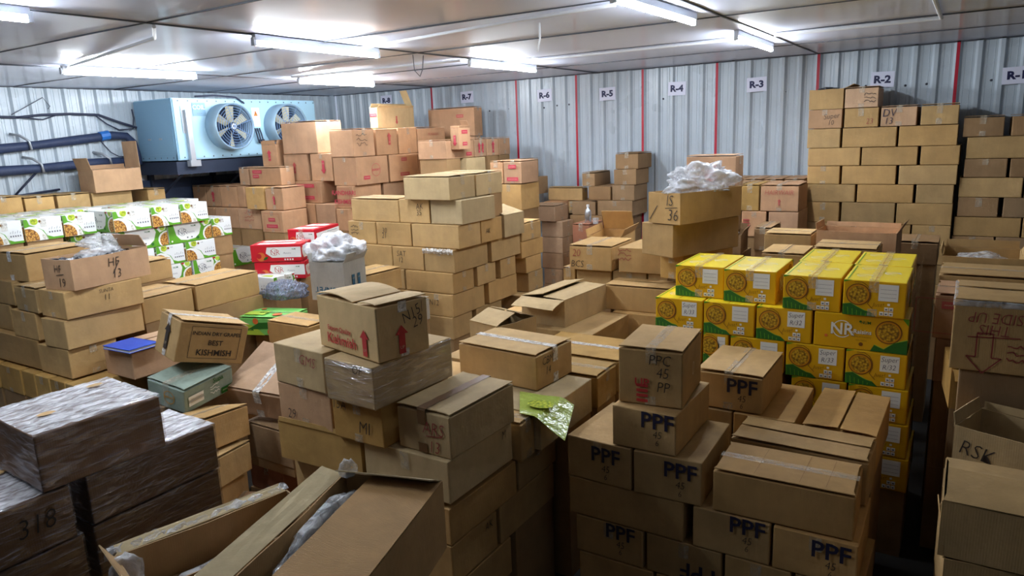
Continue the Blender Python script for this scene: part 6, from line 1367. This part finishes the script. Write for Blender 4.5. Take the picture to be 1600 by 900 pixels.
(4.228,1.169,0.501,0.454,0.138,0.5,'brown'),
(4.228,0.844,0.0,0.454,0.296,0.5,'brown'),
(4.228,0.844,0.501,0.454,0.296,0.5,'brown'),
(2.618,4.488,0.0,0.194,0.314,0.489,'brown'),
(2.618,4.488,0.49,0.194,0.314,0.489,'brown'),
(4.208,3.758,0.0,0.334,0.224,0.474,'brown'),
(4.208,3.758,0.475,0.334,0.224,0.474,'brown'),
(3.458,4.008,0.0,0.264,0.434,0.474,'brown'),
(3.458,4.008,0.475,0.264,0.434,0.474,'brown'),
(3.708,4.518,0.0,0.284,0.434,0.464,'brown'),
(3.708,4.518,0.465,0.284,0.434,0.464,'brown'),
(2.208,2.023,0.698,0.484,0.229,0.203,'brown'),
(3.478,1.688,0.0,0.244,0.544,0.449,'brown'),
(3.478,1.688,0.45,0.244,0.544,0.449,'brown'),
(3.768,1.688,0.0,0.404,0.604,0.449,'brown'),
(3.768,1.688,0.45,0.404,0.604,0.449,'brown'),
(4.228,2.088,0.0,0.604,0.584,0.449,'brown'),
(4.228,2.088,0.45,0.604,0.584,0.449,'brown'),
(4.228,2.708,0.0,0.604,0.284,0.449,'brown'),
(4.228,2.708,0.45,0.604,0.284,0.449,'brown'),
(4.868,1.728,0.0,0.284,0.484,0.449,'brown'),
(4.868,1.728,0.45,0.284,0.484,0.449,'brown'),
(3.408,2.308,0.0,0.434,0.404,0.449,'brown'),
(3.408,2.308,0.45,0.434,0.404,0.449,'brown'),
(3.158,1.708,0.0,0.274,0.484,0.445,'brown'),
(3.158,1.708,0.446,0.274,0.484,0.445,'brown'),
(2.868,2.333,0.0,0.484,0.299,0.445,'brown'),
(2.868,2.333,0.446,0.484,0.299,0.445,'brown'),
(1.178,2.638,0.0,0.524,0.324,0.444,'brown'),
(1.178,2.638,0.445,0.524,0.324,0.444,'brown'),
(0.628,2.638,0.0,0.504,0.384,0.439,'brown'),
(0.628,2.638,0.44,0.504,0.384,0.439,'brown'),
(2.958,2.958,0.735,0.299,0.384,0.064,'brown'),
(2.158,5.838,0.0,0.434,0.361,0.789,'brown'),
(2.158,5.483,0.0,0.434,0.314,0.789,'brown'),
(2.158,5.284,0.0,0.434,0.16,0.789,'brown'),
(2.158,5.085,0.0,0.434,0.169,0.789,'brown'),
(2.158,4.878,0.0,0.434,0.178,0.789,'brown'),
(2.158,4.688,0.0,0.434,0.161,0.789,'brown'),
(3.538,0.278,0.0,0.564,0.314,0.776,'brown'),
(3.558,0.648,0.0,0.544,0.284,0.776,'brown'),
(3.558,0.958,0.0,0.544,0.284,0.776,'brown'),
(2.608,-0.442,0.0,0.384,0.404,0.759,'brown'),
(5.744,3.608,0.0,0.417,0.384,0.755,'brown'),
(7.568,1.078,0.0,0.444,0.3,0.739,'brown'),
(7.568,0.568,0.0,0.284,0.467,0.739,'brown'),
(7.568,0.105,0.0,0.284,0.421,0.739,'brown'),
(4.722,4.0,0.0,0.284,0.441,0.729,'brown'),
(4.722,3.652,0.0,0.274,0.319,0.729,'brown'),
(5.078,3.652,0.0,0.404,0.284,0.729,'brown'),
(2.308,3.958,0.0,0.404,0.404,0.719,'brown'),
(2.258,2.308,0.0,0.444,0.504,0.701,'brown'),
(7.608,-0.4,0.0,0.284,0.471,0.675,'brown'),
(7.608,-0.721,0.0,0.444,0.287,0.675,'brown'),
(3.308,3.108,0.0,0.434,0.284,0.619,'brown'),
(2.726,1.788,0.0,0.384,0.284,0.501,'brown'),
(2.988,3.628,0.44,0.434,0.534,0.059,'brown'),
(2.668,3.348,0.44,0.284,0.404,0.059,'brown'),
(4.228,0.478,0.0,0.454,0.285,0.401,'brown'),
(4.228,0.166,0.0,0.454,0.288,0.401,'brown'),
(2.208,1.788,0.0,0.453,0.206,0.301,'brown'),
(7.374,4.035,0.0,0.333,0.228,0.274,'brown'),
(2.708,3.508,0.0,0.404,0.344,0.239,'brown'),
(2.908,1.138,0.0,0.434,0.375,0.189,'brown'),
(2.908,0.771,0.0,0.434,0.334,0.189,'brown'),
(2.908,0.219,0.0,0.434,0.52,0.189,'brown'),
(6.516,6.796,0.0,0.468,0.385,0.624,'brown'),
(6.516,6.796,0.625,0.468,0.385,0.624,'brown'),
(5.566,8.131,0.0,0.368,0.165,0.624,'pink'),
(5.566,8.131,0.625,0.368,0.165,0.624,'pink'),
(3.968,7.375,0.0,0.309,0.309,0.493,'brown'),
(3.968,7.375,0.494,0.309,0.309,0.493,'brown'),
(3.968,7.375,0.988,0.309,0.309,0.493,'brown'),
(4.329,7.375,0.0,0.255,0.309,0.493,'brown'),
(4.329,7.375,0.494,0.255,0.309,0.493,'brown'),
(4.329,7.375,0.988,0.255,0.309,0.493,'brown'),
(4.758,6.866,0.0,0.213,0.448,0.64,'brown'),
(4.758,6.866,0.641,0.213,0.448,0.64,'brown'),
(5.516,7.01,0.0,0.418,0.178,0.624,'pink'),
(5.516,7.01,0.625,0.418,0.178,0.624,'pink'),
(4.696,0.256,0.0,0.438,0.273,0.599,'brown'),
(4.696,0.256,0.6,0.438,0.273,0.599,'brown'),
(7.795,4.164,0.0,0.316,0.224,0.42,'pink'),
(7.795,4.164,0.421,0.316,0.224,0.42,'pink'),
(7.694,3.644,0.0,0.268,0.294,0.42,'brown'),
(7.694,3.644,0.421,0.268,0.294,0.42,'brown'),
(2.216,2.031,0.0,0.347,0.213,0.697,'brown'),
(2.966,2.966,0.0,0.283,0.368,0.734,'brown'),
(2.996,3.903,0.0,0.418,0.251,0.439,'brown'),
]
# everything below is covered by the cartons above it; one object of packed cartons
mb = MB()
for b, a, z, wb, wa, h, c in BURIED: mb.box(b, b+wb, a, a+wa, z, z+h)
o = mb.build('packed_cartons', CARD, None, srgb(160, 126, 86)); tag(o, 'plain brown cartons packed underneath the visible piles', 'boxes', None, 'stuff')
BOTTLE = (6.950, 3.450, 1.465)
POUCH = [(3.057,1.940,1.1),(2.805,1.786,1.1),(3.085,1.629,1.1),(2.786,1.525,1.1)]
BUNDLE = (4.018, 4.889, 1.19)
# ------------------------------------------------------------------ foreground pair of open cartons
def rotz(o, b, a, z, deg): o.matrix_world = Matrix.Translation((b, a, z)) @ Matrix.Rotation(radians(deg), 4, 'Z')
rnd = random.Random(5)
dA = dict(wb=.79, wa=.37, h=.25, kind='x'); cA = srgb(178, 140, 92)
A_ = open_body(.79, .37, .25, rnd, 0).build('cardboard_box', CARD, None, cA)
flap(A_, dA, 's', 2, .255, curve=-2, mat=CARDR); flap(A_, dA, 'n', 163, .085, curve=3, color=srgb(204, 184, 142)); flap(A_, dA, 'e', 28, .09, color=srgb(180, 160, 124))
add_liner(A_, dA, BLACKP, .62, 11); crumple('crumpled_plastic', A_, (.12, .11, .2), .22, .045, .05, .7, CLEAR, 9)
crumple('crumpled_plastic', A_, (.37, .16, .27), .03, .03, .04, .6, CLEAR, 12, sub=3)
tag(A_, 'open foreground carton with a ribbed flap, dark plastic liner and raised edge', 'box', 'foreground open cartons')
ux, uy = cos(radians(16.5)), sin(radians(16.5))
rotz(A_, .99+ux*.395-uy*.185, 1.21+uy*.395+ux*.185, 1.05, 16.5)
dB = dict(wb=.6, wa=.29, h=.22, kind='x')
B_ = open_body(.6, .29, .22, rnd, 0).build('cardboard_box', CARD, None, srgb(172, 140, 98))
flap(B_, dB, 'n', 160, .045, color=srgb(200, 180, 140)); flap(B_, dB, 'w', 120, .07)
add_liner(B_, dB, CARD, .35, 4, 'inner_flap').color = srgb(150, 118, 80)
n = 40; vs = []; fs = []
for i in range(n+1):
    for j in range(7):
        u = i/n; w_ = j/6; x = -.31+.62*u; y = .145+.005-.02*w_*2+.11*w_+.01*noise.noise(Vector((u*14, j*.8, 2))); z = .222+.012*noise.noise(Vector((u*18, j, 0)))+.02*sin(w_*pi)
        vs.append((x, y+.04*w_, z-.07*w_*w_))
for i in range(n):
    for j in range(6): q = i*7+j; fs.append((q, q+7, q+8, q+1))
link('crumpled_plastic', mesh(vs, fs), B_, [CLEAR])
crumple('crumpled_plastic', B_, (-.28, .1, .17), .05, .05, .06, .6, CLEAR, 3, sub=3); crumple('inner_film', B_, (-.05, -.02, .1), .2, .07, .05, .5, CLEAR, 6, sub=3)
tag(B_, 'open foreground carton with clear plastic crumpled over its left rim', 'box', 'foreground open cartons')
vx, vy = cos(radians(-14.6)), sin(radians(-14.6))
rotz(B_, .975+vx*.3-vy*.145, 1.97+vy*.3+vx*.145, .94, -14.6)
for i, (b, a, w_, d_, z, h_, lab, rz) in enumerate(((1.02, 1.3, .7, .36, .62, .425, 'brown carton under the ribbed foreground carton', 16.5), (1.05, 1.32, .66, .36, 0, .615, 'tall brown carton at the base of the foreground pile', 16.5), (.99, 1.97, .56, .28, .5, .435, 'brown carton under the plastic-rimmed foreground carton', -14.6), (.99, 1.97, .56, .28, 0, .495, 'tall brown carton at the base beside wrapped cartons', -14.6))):
    r_ = random.Random(90+i); vs, fs = grid_box(w_, d_, h_, r_); o = link('cardboard_box', mesh(vs, fs), None, [CARD], col_of('tan', r_)); tag(o, lab, 'box', 'buried cartons of the foreground pile')
    cx_, sx_ = cos(radians(rz)), sin(radians(rz)); rotz(o, b+cx_*w_/2-sx_*d_/2, a+sx_*w_/2+cx_*d_/2, z, rz)
# ------------------------------------------------------------------ small things
def loose(name, c, rx, ry, rz, amp, mat, seed, label, cat, rot=0, sub=5, sc=7):
    o = crumple(name, None, (0, 0, 0), rx, ry, rz, amp, mat, seed, sub, sc); o.location = c; o.rotation_euler[2] = rot; tag(o, label, cat); return o
loose('plastic_bag', (5.22, 1.66, 2.03), .33, .13, .13, .9, BAG, 2, 'crumpled white plastic bag lying on the IS 36 carton', 'bag', -.35)
loose('plastic_bag', (3.92, 4.14, 1.60), .16, .21, .14, .8, BAG, 8, 'translucent plastic bag bulging out of the SUNPET carton', 'bag', .3, 5, 4.5)
loose('plastic_bundle', BUNDLE, .16, .2, .1, .5, film_mat('grey_plastic', .8, .2, srgb(120, 128, 150), 18, .9, (1, 6, 1)), 4, 'bundle of grey plastic strips left of the SUNPET carton', 'bundle', .3, sc=12)
loose('torn_plastic', (2.75, 5.25, 1.80), .16, .12, .05, .6, CLEAR, 5, 'torn clear plastic between top-left cartons and green boxes', 'plastic', .3)
loose('plastic_scrap', (6.25, 1.72, 1.53), .07, .06, .045, .6, BAG, 6, 'small white plastic scrap on the half-open brown carton', 'plastic', 0, 3)
# notebook
nb = thing('notebook', 'blue hardcover notebook lying on a carton near the left stack', 'notebook', (2.37, 4.44, 1.172)); nb.rotation_euler[2] = radians(3)
BLUE = plain('blue_cover', srgb(34, 84, 200), .35); PAPER = plain('paper_edges', srgb(206, 214, 226), .7)
mb = MB(); mb.box(0, .21, 0, .285, .020, .0235); mb.box(0, .21, 0, .285, 0, .003); mb.box(.205, .212, 0, .285, 0, .0235); mb.build('cover', BLUE, nb)
mb = MB(); mb.box(.004, .205, .004, .281, .003, .020); mb.build('pages', PAPER, nb)
# bottle
bt = thing('metal_bottle', 'aluminium bottle with a clear cup beside it on a red-marked carton', 'bottle', BOTTLE)
ALU = plain('brushed_aluminium', srgb(206, 210, 216), .25, .8)
mb = MB(); prof = [(0, .032), (.002, .036), (.13, .036), (.15, .028), (.165, .014), (.18, .013)]
mb.tube([(0, 0, z) for z, r in prof], [r for z, r in prof], 18); mb.build('body', ALU, bt, smooth=True)
mb = MB(); mb.tube([(0, 0, .18), (0, 0, .205)], .015, 12); mb.build('cap', WHITEP, bt)
cu = link('clear_cup', None, None) if False else None
mb = MB(); mb.tube([(0, 0, 0), (0, 0, .06)], [.028, .034], 16); o = mb.build('plastic_cup', CLEAR); o.location = (BOTTLE[0]+.01, BOTTLE[1]-.085, BOTTLE[2]); tag(o, 'small clear plastic cup right of the aluminium bottle', 'cup')
# pouch
pm = plain('pouch_print', srgb(170, 190, 90), .2, bump=.5, bscale=20)
vs = []; fs = []; n = 12
c00, c10, c01, c11 = [Vector(q) for q in POUCH]
for i in range(n+1):
    for j in range(n+1):
        u, v = i/n, j/n; p = c00*(1-u)*(1-v)+c10*u*(1-v)+c01*(1-u)*v+c11*u*v
        over = max(0, 1.69-p.y); vs.append((p.x, p.y, 1.0975+.006*noise.noise(p*9)+.004-over*.55))
for i in range(n):
    for j in range(n): q = i*(n+1)+j; fs.append((q, q+1, q+n+2, q+n+1))
po = link('foil_pouch', mesh(vs, fs), None, [pm]); tag(po, 'yellow-green foil pouch lying flat beside the ARS carton', 'pouch')
md = po.modifiers.new('thick', 'SOLIDIFY'); md.thickness = .003; md.offset = 1
k2 = n//2
mb = MB(); cc = (c00+c11)/2
mb.add([(cc.x+.05*cos(2*pi*q/20), cc.y+.07*sin(2*pi*q/20), 1.0975+.0165) for q in range(20)], [tuple(range(20))])
mb.build('printed_panel', INK['grapes'], po)

# film hanging down the aisle side of the yellow stack
n = 24; vs = []; fs = []
for i in range(n+1):
    for j in range(n+1):
        x = 4.18+1.0*i/n; z = .35+1.24*j/n; vs.append((x, .205+.008*noise.noise(Vector((x*5, z*4, 0)))+.004*noise.noise(Vector((x*16, z*9, 1))), z))
for i in range(n):
    for j in range(n): q = i*(n+1)+j; fs.append((q, q+n+1, q+n+2, q+1))
tag(link('stretch_film', mesh(vs, fs, smooth=True), None, [FILM]), 'clear stretch film down the aisle side of the yellow raisin boxes', 'film')
